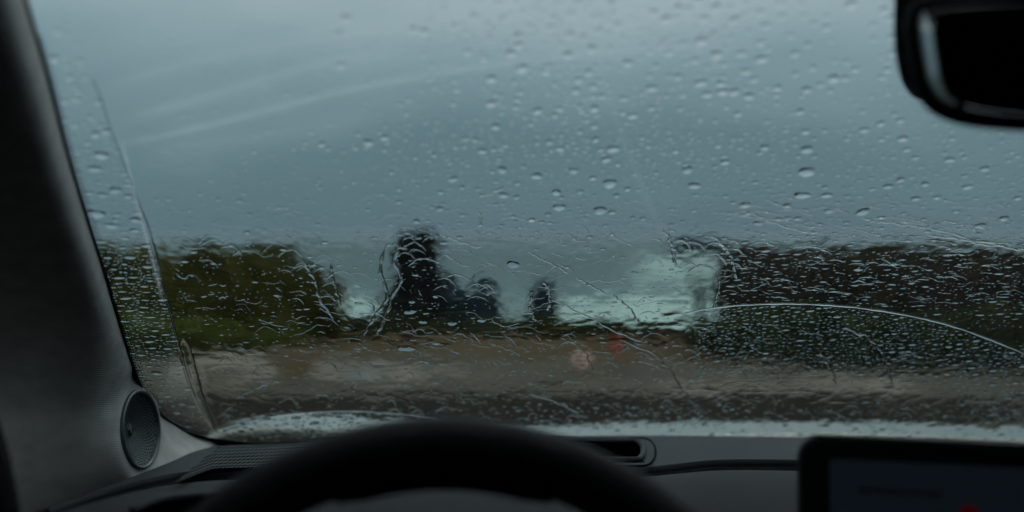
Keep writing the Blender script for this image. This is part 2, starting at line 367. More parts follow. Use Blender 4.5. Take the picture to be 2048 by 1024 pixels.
def belt(name, path, hpx, m, n, leaf, parent=None, spread=.25, kind=None, label=None, cat=None):
    """foliage along a line on the ground; path = (px, py of the foot)"""
    f = smooth_line([gl(*q) for q in path], 200); k = rng.uniform(0, 199, n); i = k.astype(int)
    base = f[i] + (f[np.minimum(i + 1, 199)] - f[i]) * (k - i)[:, None]
    h = np.interp(k, np.linspace(0, 199, len(hpx)), hpx) * (1 + (.10 if kind else .03) * np.sin(base[:, 0] * 3.1) + (.06 if kind else .02) * np.sin(base[:, 0] * 7.7))
    p = np.stack([base[:, 0], base[:, 1] + rng.normal(0, spread, n), GROUND + .02 + h * rng.uniform(0, 1, n) ** .8], -1)
    v, q = leaf_quads(p, leaf); o = big_mesh(name, v, q, m, parent, smooth=False)
    if kind: tag(o, kind=kind)
    return o, f
r = empty('hedge', (4.2, 11.4, GROUND)); tag(r, 'long brown hedge with a level top behind the hedgerow bushes', 'hedge')
belt('foliage', [(1478, 672), (1700, 676), (1950, 680), (2400, 690)], [1.0, 1.02, 1.02, 1.02, 1.0], BROWN, 30000, .055, r, .22)
SV, SF = [], []
for k in range(24):
    a, b = gl(1490 + k * 36, 674)
    v2, f2 = tube_pts([(a, b, GROUND - .03), (a + .03, b, GROUND + .5), (a - .02, b + .03, GROUND + .9)], [.02, .014, .006], 5)
    o = len(SV); SV += v2; SF += [tuple(i + o for i in f) for f in f2]
tag(mesh('stems', SV, SF, BARK, r), kind='stuff')
# grass: uncountable, along the foot of the bushes and the lip of the bank
belt('grass', [(1380, 700), (1500, 714), (1700, 726), (1900, 730), (2400, 742)], [.22, .40, .46, .46, .46], GREEN, 15000, .05, None, .18, 'stuff')
belt('grass', [(560, 668), (800, 668), (1100, 668), (1470, 674)], [.14, .15, .14, .16], GREEN, 14000, .035, None, .12, 'stuff')
belt('grass', [(-200, 712), (200, 706), (400, 700), (520, 690), (640, 676)], [.34, .32, .28, .18, .10], LIME, 12000, .05, None, .2, 'stuff')

# small things on the gravel
REDM = mat('red_plastic', (0.55, 0.05, 0.02), 0.5)
def marker():
    p = ground_at(1235, 708); x, y = float(p[0]), float(p[1])
    r = empty('ground_marker', (x, y, GROUND)); tag(r, 'small red marker peg standing on the brown soil', 'marker')
    def lathe(name, prof, m):
        V = []; n = 16
        for (rr, z) in prof:
            for k in range(n): V.append((x + rr * math.cos(2 * math.pi * k / n), y + rr * math.sin(2 * math.pi * k / n), GROUND + .006 + .9 * z))
        return mesh(name, V, grid_faces(len(prof), n, True), m, r)
    lathe('base', [(.0, .004), (.07, .004), (.07, .018), (.05, .024), (.0, .024)], REDM)
    lathe('peg', [(.036, .024), (.032, .12), (.030, .13)], REDM)
    lathe('cap', [(.030, .13), (.045, .135), (.048, .16), (.035, .18), (.0, .185)], REDM)
marker()
def pale_stone():
    p = ground_at(1167, 738); x, y = float(p[0]), float(p[1])
    bm = bmesh.new(); bmesh.ops.create_icosphere(bm, subdivisions=3, radius=1)
    for v in bm.verts:
        n = v.co.copy(); k = 1 + .12 * math.sin(n.x * 4 + 1) + .1 * math.sin(n.y * 5) + .07 * math.sin(n.z * 7 + n.x * 3)
        v.co = Vector((x + n.x * .085 * k, y + n.y * .075 * k, GROUND + .045 + n.z * .065 * k))
    me = bpy.data.meshes.new('stone'); bm.to_mesh(me); bm.free(); me.materials.append(mat('pale_pink_stone', (0.66, 0.40, 0.33), .6, noise=.15, scale=9, bump=.5, bscale=30))
    me.polygons.foreach_set('use_smooth', np.ones(len(me.polygons), bool))
    tag(link('stone', me), 'pale pink stone lying on the wet gravel', 'stone')
pale_stone()

# ================================================================ CAR: bonnet
def bonnet():
    nx, ny = 60, 70; V = []
    hl_ = smooth_line([(1.22, -.2600), (1.30, -.2640), (1.36, -.2655), (1.41, -.2680), (1.50, -.2850), (1.70, -.3280), (2.0, -.395), (2.29, -.470)], 120); HY, HZ = hl_[:, 0], hl_[:, 1]
    cu = smooth_line([(0, 0), (.25, -.003), (.45, -.010), (.6, -.007), (.74, .005), (.86, .010), (.94, .004), (1, -.014)], 60); CU, CZ = cu[:, 0], cu[:, 1]
    for j in range(ny):
        v = j / (ny - 1); y = 1.28 + 1.0 * v
        for i in range(nx):
            u = -1 + 2 * i / (nx - 1); x = XC + u * (.80 - .10 * v ** 2)
            z = float(np.interp(y, HY, HZ)) + float(np.interp(abs(u), CU, CZ))
            if v > .96: z -= .05 * ((v - .96) / .04) ** 2
            V.append((x, y, z))
    r = empty('car_bonnet', (XC, 1.3, -.2)); tag(r, 'wet glossy car bonnet seen along the bottom of the windshield', 'bonnet')
    m = mat('wet_bonnet_paint', (0.40, 0.40, 0.32), 0.25, 0.6, coat=1.0, bump=0.05, bscale=160)
    m.node_tree.nodes['Principled BSDF'].inputs['Coat IOR'].default_value = 1.8
    o = mesh('panel', V, grid_faces(ny, nx), m, r)
    md = o.modifiers.new('t', 'SOLIDIFY'); md.thickness = .01; md.offset = -1
    # cowl below the glass
    CV = []
    for i in range(nx):
        x = XC + (-1 + 2 * i / (nx - 1)) * .78; yy = float(wy(x, -.262))
        CV += [(x, yy - .02, -.268), (x, yy + .06, -.276), (x, max(yy + .08, 1.30), -.30)]
    mesh('cowl', CV, grid_faces(nx, 3), BLACKP, r)
bonnet()

# ================================================================ CAR: windshield
wr = empty('windshield', (XC, 1.1, -.12)); tag(wr, 'raked car windshield covered in rain, between pillar and dashboard', 'windshield')
def windshield_glass():
    nx, nz = 60, 30; V = []
    for off in (0.0, -.005):
        for j in range(nz):
            z = -.285 + .54 * j / (nz - 1)
            for i in range(nx):
                x = -.50 + 1.75 * i / (nx - 1)
                n = wnormal(np.array(x)); V.append(np.array([x, wy(x, z), z]) + n * off)
    f1 = grid_faces(nz, nx); b = nx * nz
    f2 = [tuple(reversed(f)) for f in grid_faces(nz, nx, base=b)]
    rim = [j * nx for j in range(nz)]
    loop = list(range(nx)) + [j * nx + nx - 1 for j in range(1, nz)] + [(nz - 1) * nx + i for i in range(nx - 2, -1, -1)] + [j * nx for j in range(nz - 2, 0, -1)]
    f3 = [(loop[k], loop[k - 1], loop[k - 1] + b, loop[k] + b) for k in range(len(loop))]
    mesh('glass', V, f1 + f2 + f3, PANE, wr)
windshield_glass()
# edge of the visible glass along pillar and dashboard
EDGE = [(20, -90), (48, 0), (92, 150), (131, 300), (170, 430), (205, 540), (240, 655), (266, 735), (290, 788), (318, 826), (350, 850), (388, 868), (432, 880), (500, 884), (600, 882), (800, 876), (1000, 872), (1300, 870), (1600, 873), (2048, 888), (2300, 900)]
EL = smooth_line(EDGE, 240)
def frit():
    pts = EL; t = np.gradient(pts, axis=0); t /= np.linalg.norm(t, axis=1)[:, None]
    nrm = np.stack([t[:, 1], -t[:, 0]], 1)          # towards the glass interior
    s = np.linspace(0, 1, len(pts))
    inner = np.interp(pts[:, 0], [0, 200, 270, 320, 400, 440, 520, 700, 2300], [1, 1, 2, 6, 13, 14, 9, 5, 4])
    a = wpoint(*(pts + nrm * inner[:, None]).T, off=-.0062)
    b = wpoint(*(pts - nrm * 70).T, off=-.0062)
    V = np.concatenate([a, b]); n = len(pts)
    c = V - np.concatenate([wnormal(a[:, 0]), wnormal(b[:, 0])]) * .0008
    fc = [(i, i + 1, n + i + 1, n + i) for i in range(n - 1)]
    fc2 = [(2 * n + i, 2 * n + n + i, 2 * n + n + i + 1, 2 * n + i + 1) for i in range(n - 1)]
    ed = [(i, 2 * n + i, 2 * n + i + 1, i + 1) for i in range(n - 1)]
    mesh('black_border', list(V) + list(c), fc + fc2 + ed, FRIT, wr, smooth=False)
    # dot matrix along the pillar
    DV, DF = [], []
    acc = 0.0
    for i in range(1, n):
        if pts[i, 0] > 420 or pts[i, 1] < 60: continue
        seg = np.linalg.norm(pts[i] - pts[i - 1]); acc += seg
        while acc > 5.6:
            acc -= 5.6
            for row, (off, rr) in enumerate(((4.5, 2.3), (10, 2.0), (15.5, 1.6), (20.5, 1.15))):
                q = pts[i] + nrm[i] * (inner[i] + off) - t[i] * (acc + (2.8 if row % 2 else 0))
                c0 = wpoint(q[0], q[1], -.0062); n0 = wnormal(c0[0]); u = np.cross(n0, (0, 0, 1)); u /= np.linalg.norm(u); v = np.cross(n0, u)
                o = len(DV); r_ = rr * wdepth(q[0], q[1]) / F
                for h in (0, -.0004):
                    DV += [c0 + n0 * h + (u * math.cos(k * math.pi / 3) + v * 1.5 * math.sin(k * math.pi / 3)) * r_ for k in range(6)]
                DF += [tuple(o + k for k in range(6)), tuple(o + 6 + k for k in range(5, -1, -1))] + [(o + k, o + (k + 1) % 6, o + 6 + (k + 1) % 6, o + 6 + k) for k in range(6)]
    tag(mesh('border_dots', DV, DF, FRIT, wr, smooth=False), kind='stuff')
frit()
# greasy smears left by the blade, very thin and pale
def smears():
    m = bpy.data.materials.new('greasy_smear'); m.use_nodes = True; t = m.node_tree; t.nodes.clear()
    o = t.nodes.new('ShaderNodeOutputMaterial'); tr = t.nodes.new('ShaderNodeBsdfTransparent'); tl = t.nodes.new('ShaderNodeBsdfTranslucent'); tl.inputs['Color'].default_value = (.8, .84, .86, 1)
    at = t.nodes.new('ShaderNodeAttribute'); at.attribute_name = 'amount'
    x = t.nodes.new('ShaderNodeMixShader'); t.links.new(at.outputs['Fac'], x.inputs[0]); t.links.new(tr.outputs[0], x.inputs[1]); t.links.new(tl.outputs[0], x.inputs[2]); t.links.new(x.outputs[0], o.inputs[0])
    V, Fc, A = [], [], []
    def band(path, width, amt, skew=.5, n=60):
        p = smooth_line(path, n); tt = np.gradient(p, axis=0); tt /= np.linalg.norm(tt, axis=1)[:, None]; nn = np.stack([-tt[:, 1], tt[:, 0]], 1)
        prof = [(-1, 0), (-.5 , .35), (-.5 + .6 * skew, 1), (.5, .3), (1, 0)]
        o = len(V)
        for k in range(n):
            fade = min(1, k / 8, (n - 1 - k) / 8) * (.7 + .3 * math.sin(k * .7 + path[0][0]) ** 2)
            for (q, a) in prof:
                s = p[k] + nn[k] * q * width; V.append(wpoint(s[0], s[1], -.0068)); A.append(a * amt * fade * 1.45)
        Fc.extend(grid_faces(n, 5, base=o))
    band([(180, 290), (420, 235), (700, 165), (1000, 112), (1250, 88), (1600, 72)], 15, .19, 1)
    band([(250, 225), (420, 180), (620, 120), (800, 88)], 22, .16)
    band([(200, 165), (420, 105), (660, 60), (860, 30)], 26, .12)
    band([(280, 290), (520, 262), (760, 215)], 30, .07)
    band([(1140, -20), (1190, 105), (1240, 250), (1290, 380), (1345, 500)], 12, .06, 1)
    band([(900, -10), (1100, 20), (1300, 40), (1500, 20)], 40, .10)
    band([(240, 240), (270, 370), (300, 480), (330, 600)], 6, .25)
    band([(560, -10), (520, 120), (540, 230)], 30, .06)
    ob = mesh('wiper_smears', V, Fc, m, wr)
    a = ob.data.attributes.new('amount', 'FLOAT', 'POINT'); a.data.foreach_set('value', np.array(A, np.float32)); tag(ob, kind='stuff')
smears()

# ================================================================ RAIN on the glass
SWEEP = smooth_line([(120, -60), (175, 130), (225, 280), (268, 390), (302, 480), (322, 560), (345, 650), (368, 735), (392, 805), (428, 868)], 80)   # where the blade turned
def sweep_x(py): return np.interp(py, SWEEP[:, 1], SWEEP[:, 0])
def edge_x(py): return np.interp(py, EL[:120, 1], EL[:120, 0])
ARC = smooth_line([(1365, 630), (1420, 618), (1500, 611), (1580, 609), (1660, 612), (1740, 620), (1820, 633), (1900, 652), (1980, 680), (2060, 714), (2160, 765)], 120)
ARC2 = smooth_line([(433, 862), (480, 848), (540, 835), (600, 828), (680, 824), (740, 825), (800, 830), (860, 838), (940, 856)], 60)
def arc_y(px): return np.interp(px, ARC[:, 0], ARC[:, 1])
def arc2_y(px): return np.interp(px, ARC2[:, 0], ARC2[:, 1])

# --- thin uneven film (a closed sheet with a flat underside)
def vnoise(x, y, seed):
    g = np.random.default_rng(seed).uniform(-1, 1, (256, 256))
    xi = np.floor(x).astype(int); yi = np.floor(y).astype(int); fx = x - xi; fy = y - yi
    fx = fx ** 3 * (fx * (fx * 6 - 15) + 10); fy = fy ** 3 * (fy * (fy * 6 - 15) + 10)
    a = g[xi % 256, yi % 256]; b = g[(xi + 1) % 256, yi % 256]; c = g[xi % 256, (yi + 1) % 256]; d = g[(xi + 1) % 256, (yi + 1) % 256]
    return (a * (1 - fx) + b * fx) * (1 - fy) + (c * (1 - fx) + d * fx) * fy
def project(p):
    dep = p[..., 1] * CP + p[..., 2] * SP
    return 1024 + F * p[..., 0] / dep, 512 - F * (-p[..., 1] * SP + p[..., 2] * CP) / dep
def film():
    xs = np.arange(-.44, .72, .0016); zs = np.arange(-.258, .225, .0012)
    X, Z = np.meshgrid(xs, zs); Y = wy(X, Z)
    S = Z / math.sin(R(35.6))
    px, py = project(np.stack([X, Y, Z], -1))
    inside = px > np.interp(py, SWEEP[:, 1], SWEEP[:, 0])
    amp = np.interp(py, [0, 300, 430, 500, 660, 720, 800, 860], [.15, .3, 1.2, 2.7, 2.8, 1.8, 2.0, 2.6]) * np.where(inside, 1, .35)
    h = .020 * vnoise(X * 60 + 3, S * 60, 1) + .011 * vnoise(X * 150, S * 130 + 9, 2) + .005 * vnoise(X * 300, S * 300, 3)
    # rivulet edges: ridged noise
    rd = 1 - np.abs(vnoise(X * 34 + 2 * vnoise(X * 50, S * 50, 8) * .3, S * 42, 4)); h += .016 * rd ** 6
    h = (h * amp) * 1e-3
    # water pushed to the end of the stroke: long vertical folds
    dx = (px - np.interp(py, SWEEP[:, 1], SWEEP[:, 0]))
    fold = np.exp(-(np.clip(dx, 0, None) / 40) ** 2) * (dx > 0) * np.clip((py - 380) / 200, 0, 1)
    h += fold * (.05e-3 * np.sin(dx * .22 + 2 * vnoise(X * 0 + 1, S * 12, 5)) + .03e-3 * vnoise(X * 300, S * 9, 6))
    n = wnormal(X); base = np.stack([X, Y, Z], -1)
    top = base + n * (.00055 + h)[..., None]; bot = base + n * .0002
    r, c = X.shape; idx = np.arange(r * c).reshape(r, c)
    q = np.stack([idx[:-1, :-1], idx[:-1, 1:], idx[1:, 1:], idx[1:, :-1]], -1).reshape(-1, 4)[:, ::-1]
    # coarse flat underside
    st = 12; ri = np.unique(np.append(np.arange(0, r, st), r - 1)); ci = np.unique(np.append(np.arange(0, c, st), c - 1))
    bb = bot[np.ix_(ri, ci)]; ib = np.arange(bb.shape[0] * bb.shape[1]).reshape(bb.shape[:2]) + r * c
    q2 = np.stack([ib[:-1, :-1], ib[:-1, 1:], ib[1:, 1:], ib[1:, :-1]], -1).reshape(-1, 4)
    o = big_mesh('rain_film', np.concatenate([top.reshape(-1, 3), bb.reshape(-1, 3)]), np.concatenate([q, q2]), WATER, under=np.arange(len(q) + len(q2)) >= len(q))
    tag(o, kind='stuff')
film()

# --- drops
BASE = 0.0010
def drop_verts(c, n, u, v, a, b, h, seg, rings, irr, r0):
    """a: half width, b: half length along the slope; returns verts: rings from rim to apex, then the flat base"""
    th = np.arange(seg) * 2 * math.pi / seg
    rad = 1 + irr * (.6 * np.sin(2 * th + r0.uniform(0, 6)) * r0.uniform(-1, 1) + .5 * np.sin(3 * th + r0.uniform(0, 6)) * r0.uniform(-1, 1) + .35 * np.sin(5 * th + r0.uniform(0, 6)) * r0.uniform(-1, 1))
    V = []
    for k in range(rings):
        rho = math.cos(.5 * math.pi * k / rings) ** .9
        z = h * (1 - rho * rho) ** 1.08
        V.append(c + n * (BASE + z) + u * (a * rho * rad * np.cos(th))[:, None] + v * (b * rho * rad * np.sin(th) - .34 * b * (1 - rho))[:, None])
    V.append((c + n * (BASE + h) - v * .34 * b)[None])
    V.append(V[0].copy()); V.append((c + n * BASE)[None])
    return np.concatenate(V)
def drop_topology(seg, rings):
    q, t = [], []
    for k in range(rings - 1):
        for j in range(seg): q.append((k * seg + j, k * seg + (j + 1) % seg, (k + 1) * seg + (j + 1) % seg, (k + 1) * seg + j))
    ap = rings * seg
    for j in range(seg): t.append(((rings - 1) * seg + j, (rings - 1) * seg + (j + 1) % seg, ap))
    b0 = ap + 1; bc = b0 + seg; 
    tb = [(b0 + (j + 1) % seg, b0 + j, bc) for j in range(seg)]
    return np.array(q), np.array(t), np.array(tb)
drops = []       # (px, py, width px, aspect, zone)
occ = {}
def place(px, py, w_, asp, zone, force=False):
    if zone == 'sky': w_ *= .97
    r_ = w_ / 2; key = (int(px // 40), int(py // 40))
    if not force:
        for i in (-1, 0, 1):
            for j in (-1, 0, 1):
                for (qx, qy, qw) in occ.get((key[0] + i, key[1] + j), ()):
                    if abs(px - qx) < (r_ + qw / 2) * .95 and abs(py - qy) < (r_ + qw / 2) * .55: return False
    occ.setdefault(key, []).append((px, py, w_)); drops.append((px, py, w_, asp, zone)); return True
# drops read off the photograph (position, width)
A = [(97,662,26),(130,683,18),(310,655,34),(385,632,30),(240,660,12),(385,688,18),(755,637,22),(797,643,22),(830,693,30),(890,582,30),(870,478,36),(982,493,24),(1120,333,30),(1010,318,38),(870,365,38),(1220,258,36),(1268,370,28),(1340,500,28),(1340,580,24),(1160,530,24),(1345,640,24),(1185,682,30),(1135,652,24),(1080,655,20),(1425,683,42),(1370,687,24),(1395,730,32),(1245,782,30),(1078,806,38),(1333,815,24),(1410,840,44),(1167,880,32),(1275,877,24),(925,893,36),(985,902,26),(1180,948,40),(1365,962,42),(1130,980,22),(1055,1005,24),(575,820,14),(695,820,32),(640,880,22),(737,858,20),(635,955,26),(530,1012,26),(920,778,34),(1447,752,20),(610,710,20),(185,305,30),(515,140,30),(565,150,30),(175,160,30),(210,90,34),(960,250,34),(1315,335,30),(1255,420,28),(1335,400,28),(1420,970,26),(1440,895,22),(1490,865,22),(1520,795,16),(1560,1000,22),(1515,995,18),(740,640,10),(895,935,18)]
for (x, y, w_) in A: place(600 + x / 2.275, y / 2.275, w_ / 1.5, random.uniform(.75, 1.05), 'sky', True)
B = [(640,482,38),(665,567,32),(490,635,36),(670,643,52),(670,738,64),(190,797,52),(160,730,46),(320,697,36),(405,880,42),(585,883,34),(415,917,34),(340,915,24),(550,940,28),(590,935,32),(632,936,30),(465,957,40),(755,838,44),(650,838,60),(1080,597,38),(1098,643,32),(1135,677,34),(1280,687,42),(1070,772,34),(1017,800,42),(1175,790,34),(915,560,36),(985,533,32),(1068,520,32),(990,600,26),(1135,852,38),(1225,847,34),(765,905,40),(910,908,50),(310,398,40),(245,408,44),(445,345,36),(835,340,36),(145,190,30),(375,492,32),(125,40,36),(565,75,32),(700,105,30),(1355,803,40),(1430,725,40),(1510,937,40),(1410,968,42),(1570,850,30)]
for (x, y, w_) in B: place(1300 + x / 2.134, y / 2.134, w_ / 1.7, random.uniform(.6, .85), 'sky', True)
Cc = [(290,495,26),(412,517,36),(395,610,50),(370,663,54),(400,765,34),(500,770,30),(450,747,42),(375,838,56),(530,862,44),(435,885,48),(525,902,36),(450,862,24),(535,835,28),(410,915,22),(570,962,32),(385,715,24),(495,705,22),(458,598,22),(305,362,28),(330,310,24),(385,403,36)]
for (x, y, w_) in Cc: place(x / 1.95, y / 1.95, w_ / 1.6, random.uniform(.5, .8), 'strip', True)
G_ = [(725,950,110),(985,230,60),(1455,378,90),(1460,440,30),(1612,275,38),(170,228,50),(65,326,40),(95,383,38),(150,403,42),(765,632,46),(925,597,36),(1580,75,46),(1650,88,46),(750,700,90),(860,712,40),(1240,760,60),(840,770,60),(1040,780,60),(930,918,50),(1150,590,40)]
for (x, y, w_) in G_: place(600 + x / 3.414, 420 + y / 3.414, w_ / 3.2, random.uniform(.6, .95), 'low' if y > 480 else 'sky', True)
def scatter(n, fx, fy, wlo, whi, zone, asp=(.6, 1.1), test=None, pw=1.8):
    k = 0; tries = 0
    while k < n and tries < n * 8:
        tries += 1
        px = fx(); py = fy(px) if callable(fy) else random.uniform(*fy)
        if test and not test(px, py): continue
        if px < edge_x(py) + 3 and py < 880: continue
        if place(px, py, wlo + (whi - wlo) * random.random() ** pw, random.uniform(*asp), zone): k += 1
U = random.uniform
instrip = lambda x, y: edge_x(y) + 4 < x < sweep_x(y) - 4
scatter(500, lambda: U(100, 400), lambda x: U(330, 720), 8, 25, 'strip', (.28, .6), instrip, 1.6)
scatter(40, lambda: U(100, 300), lambda x: U(60, 330), 8, 22, 'strip', (.5, .9), instrip)
scatter(130, lambda: U(250, 430), lambda x: U(700, 860), 8, 24, 'strip', (.5, .9), instrip)
scatter(1200, lambda: U(100, 430), lambda x: U(300, 864), 3, 7, 'strip', (.6, 1.2), instrip)
scatter(620, lambda: U(1390, 2110), lambda x: arc_y(x) + 5 + 130 * random.random() ** 1.1, 7, 18, 'arc', (.35, .7), pw=2.0)
scatter(700, lambda: U(1390, 2110), lambda x: arc_y(x) + 4 + 140 * random.random() ** 1.2, 3, 8, 'arc', (.6, 1.0))
scatter(300, lambda: U(1380, 2110), lambda x: U(330, 490), 6, 19, 'sky', (.3, .6))
scatter(90, lambda: U(1380, 2110), lambda x: U(150, 340), 7, 18, 'sky', (.4, .7))
scatter(70, lambda: U(1300, 1800), lambda x: U(0, 200), 14, 28, 'sky', (.5, .9))
scatter(240, lambda: U(1450, 2110), lambda x: U(485, 640), 6, 22, 'hedge', (.22, .5), lambda x, y: y < arc_y(x) - 6)
scatter(500, lambda: U(1450, 2110), lambda x: U(485, 660), 3, 8, 'hedge', (.4, .8), lambda x, y: y < arc_y(x) - 4)
scatter(380, lambda: U(780, 1400), lambda x: U(240, 480), 5, 15, 'sky', (.4, .8))
scatter(130, lambda: random.gauss(1100, 110), lambda x: U(0, 260), 8, 22, 'sky', (.5, 1.0))
scatter(70, lambda: U(320, 830), lambda x: U(60, 450), 5, 16, 'sky', (.4, .9))
scatter(500, lambda: U(760, 1440), lambda x: U(330, 470), 2.5, 6, 'sky', (.6, 1.0))
scatter(280, lambda: U(340, 1450), lambda x: U(460, 690), 5, 17, 'low', (.3, .6), pw=2.2)
scatter(700, lambda: U(340, 1450), lambda x: U(480, 700), 2.5, 6, 'low', (.5, .9))
scatter(230, lambda: U(440, 2100), lambda x: U(690, 830), 6, 15, 'low', (.3, .6), lambda x, y: y < arc2_y(x) - 3, 2.4)
scatter(380, lambda: U(440, 2100), lambda x: U(690, 860), 2.5, 6, 'low', (.4, .7))
scatter(260, lambda: U(440, 930), lambda x: arc2_y(x) + 3 + 46 * random.random(), 7, 22, 'cowl', (.5, 1.1), lambda x, y: y < 882)
scatter(280, lambda: U(900, 2100), lambda x: U(805, 884), 5, 14, 'cowl', (.5, 1.0))
scatter(420, lambda: U(780, 1420), lambda x: 150 + 330 * random.random() ** .6, 5, 15, 'sky', (.4, .9))
scatter(520, lambda: U(1380, 2110), lambda x: 170 + 310 * random.random() ** .55, 5, 16, 'sky', (.35, .75))
scatter(150, lambda: U(300, 800), lambda x: 120 + 350 * random.random() ** .6, 4, 13, 'sky', (.4, .9))
scatter(200, lambda: U(850, 1500), lambda x: U(0, 200), 6, 16, 'sky', (.5, 1.0))
scatter(320, lambda: U(850, 2100), lambda x: 250 + 230 * random.random() ** .6, 5, 13, 'sky', (.35, .7))
scatter(170, lambda: U(300, 820), lambda x: U(60, 460), 5, 13, 'sky', (.45, .9))
scatter(350, lambda: U(420, 2100), lambda x: U(680, 800), 3, 9, 'low', (.35, .7), lambda x, y: y < arc2_y(x) - 3)
def zone_label(px, py, zone):
    if zone == 'sky':
        if px < 820: zone = 'sky_smear'
        elif px < 1340: zone = 'sky_top' if py < 230 else 'sky_mid'
        else: zone = 'sky_mirror' if py < 330 else 'sky_hedge'
    elif zone == 'strip': zone = 'strip_sky' if py < 490 else ('strip_trees' if py < 690 else 'strip_low')
    return zone
ZL = {'sky_smear': ('on the pale wiper smears above the olive clump', 'raindrops over the wiper smears'),
      'sky_top': ('blurred on the glass high above the slender bush', 'raindrops high on the middle glass'),
      'sky_mid': ('on the sky just above the tall and slender bushes', 'raindrops over the middle sky'),
      'sky_mirror': ('on the sky beside and below the mirror', 'raindrops beside the mirror'),
      'sky_hedge': ('on the strip of sky directly above the brown hedgerow', 'raindrops above the hedgerow'),
      'strip_sky': ('beside the pillar against the sky, outside the wiper edge', 'raindrops high on the unwiped strip'),
      'strip_trees': ('beside the pillar against the olive bush, outside the wiper edge', 'raindrops midway on the unwiped strip'),
      'strip_low': ('just above the speaker, outside the wiper edge', 'raindrops low on the unwiped strip'),
      'arc': ('under the long curved water line', 'raindrops under the curved water line'),
      'hedge': ('in front of the brown hedgerow, above the curved water line', 'raindrops over the hedgerow'),
      'low': ('on the wiped glass in front of the gravel, bushes and sea', 'raindrops over the gravel and sea'),
      'cowl': ('at the bottom of the windshield just above the dashboard', 'raindrops along the dashboard')}
seen_zone = {}
def build_drops():
    arr = sorted(drops, key=lambda d: -d[2] * wdepth(d[0], d[1]) * 1.0)
    arr = sorted(drops, key=lambda d: -d[2])
    px = np.array([d[0] for d in arr]); py = np.array([d[1] for d in arr])
    dep = wdepth(px, py); C = wpoint(px, py); Nn = wnormal(C[:, 0])
    Uu = np.cross(np.array([0, 0, 1.0])[None], Nn); Uu = -Uu / np.linalg.norm(Uu, axis=1)[:, None]; Vv = np.cross(Nn, Uu)
    r0 = np.random.default_rng(5)
    def rot(i, a):
        return Uu[i] * math.cos(a) + Vv[i] * math.sin(a), Vv[i] * math.cos(a) - Uu[i] * math.sin(a)
    LIM = 298
    S, RG = 22, 6; q, t, tb = drop_topology(S, RG)
    sm = np.concatenate([np.ones(len(q), bool), np.ones(len(t), bool), np.zeros(len(tb), bool)])
    for i in range(LIM):
        d = arr[i]; a = d[2] / 2 * dep[i] / F; b = a * d[3] * 1.05
        u, v = rot(i, r0.normal(0, .10)); h = b * r0.uniform(.22, .30)
        V = drop_verts(np.zeros(3), Nn[i], u, v, a, b, h, S, RG, .22, r0)
        o = big_mesh('raindrop', V, q, WATER, None, sm, np.concatenate([t, tb]), ~sm); o.location = C[i]
        z_ = zone_label(d[0], d[1], d[4]); k_ = seen_zone.get(z_, 0); seen_zone[z_] = k_ + 1
        tag(o, ('biggest raindrop ' if k_ == 0 else 'larger raindrop ') + ZL[z_][0], 'raindrop', ZL[z_][1])
    for lo, hi, S, RG in ((LIM, 1500, 14, 4), (1500, len(arr), 10, 4)):
        q, t, tb = drop_topology(S, RG); nv = (RG + 1) * S + 2
        Vs, Q, T1, T2 = [], [], [], []
        for k, i in enumerate(range(lo, min(hi, len(arr)))):
            d = arr[i]; a = d[2] / 2 * dep[i] / F; b = a * d[3] * 1.05
            u, v = rot(i, r0.normal(0, .15)); h = b * r0.uniform(.20, .32)
            Vs.append(drop_verts(C[i], Nn[i], u, v, a, b, h, S, RG, .22, r0)); Q.append(q + k * nv); T1.append(t + k * nv); T2.append(tb + k * nv)
        Q = np.concatenate(Q); T1 = np.concatenate(T1); T2 = np.concatenate(T2)
        sm = np.concatenate([np.ones(len(Q) + len(T1), bool), np.zeros(len(T2), bool)])
        tag(big_mesh('rain_droplets', np.concatenate(Vs), Q, WATER, None, sm, np.concatenate([T1, T2]), ~sm), kind='stuff')
build_drops()

# --- ridges of water: film edges, runnels and wiper lines
def ridge_mesh(paths, uneven=1.0):
    """paths: list of (pixel polyline, half width px, height ratio); each becomes a closed half-round bead"""
    prof = [(-1, 0), (-.86, .42), (-.5, .82), (0, 1), (.5, .82), (.86, .42), (1, 0)]; m = len(prof)
    Vs, Q, sm = [], [], []; o = 0
    for (pts, hw, hr) in paths:
        pts = np.asarray(pts, float); n = len(pts)
        C = wpoint(pts[:, 0], pts[:, 1]); Nn = wnormal(C[:, 0]); dep = wdepth(pts[:, 0], pts[:, 1])
        t = np.gradient(C, axis=0); t /= np.linalg.norm(t, axis=1)[:, None] + 1e-12
        s = np.cross(t, Nn); s /= np.linalg.norm(s, axis=1)[:, None]
        k = np.linspace(0, 1, n); tp = np.clip(np.minimum(k, 1 - k) * n / 3.0, 0.04, 1) ** .6
        wv = hw * tp * (1 + uneven * (.2 * np.sin(k * n * 1.1 * min(1, 40 / n) + pts[0, 0]) + .12 * np.sin(k * n * 2.3 * min(1, 40 / n) + pts[0, 1]))) * dep / F
        h = wv * hr
        V = [C + Nn * (BASE + h * y)[:, None] + s * (wv * x)[:, None] for (x, y) in prof] + [C + Nn * BASE + s * (wv * x)[:, None] for x in (1, -1)]
        V = np.stack(V, 1); M = m + 2; Vs.append(V.reshape(-1, 3))
        i = np.arange(n - 1)[:, None]; j = np.arange(M)[None]
        jn = (j + 1) % M
        # rim verts are doubled so that the flat underside keeps its own normals
        a = i * M + j; b = i * M + jn
        qq = np.stack([a, b, b + M, a + M], -1).reshape(-1, 4) + o
        jj = np.broadcast_to(j, (n - 1, M)).reshape(-1)
        keep = (jj != m - 1) & (jj != m + 1)
        Q.append(qq[keep]); sm.append((jj[keep] < m - 1))
        # close the two ends
        o += n * M
    return np.concatenate(Vs), np.concatenate(Q), np.concatenate(sm)
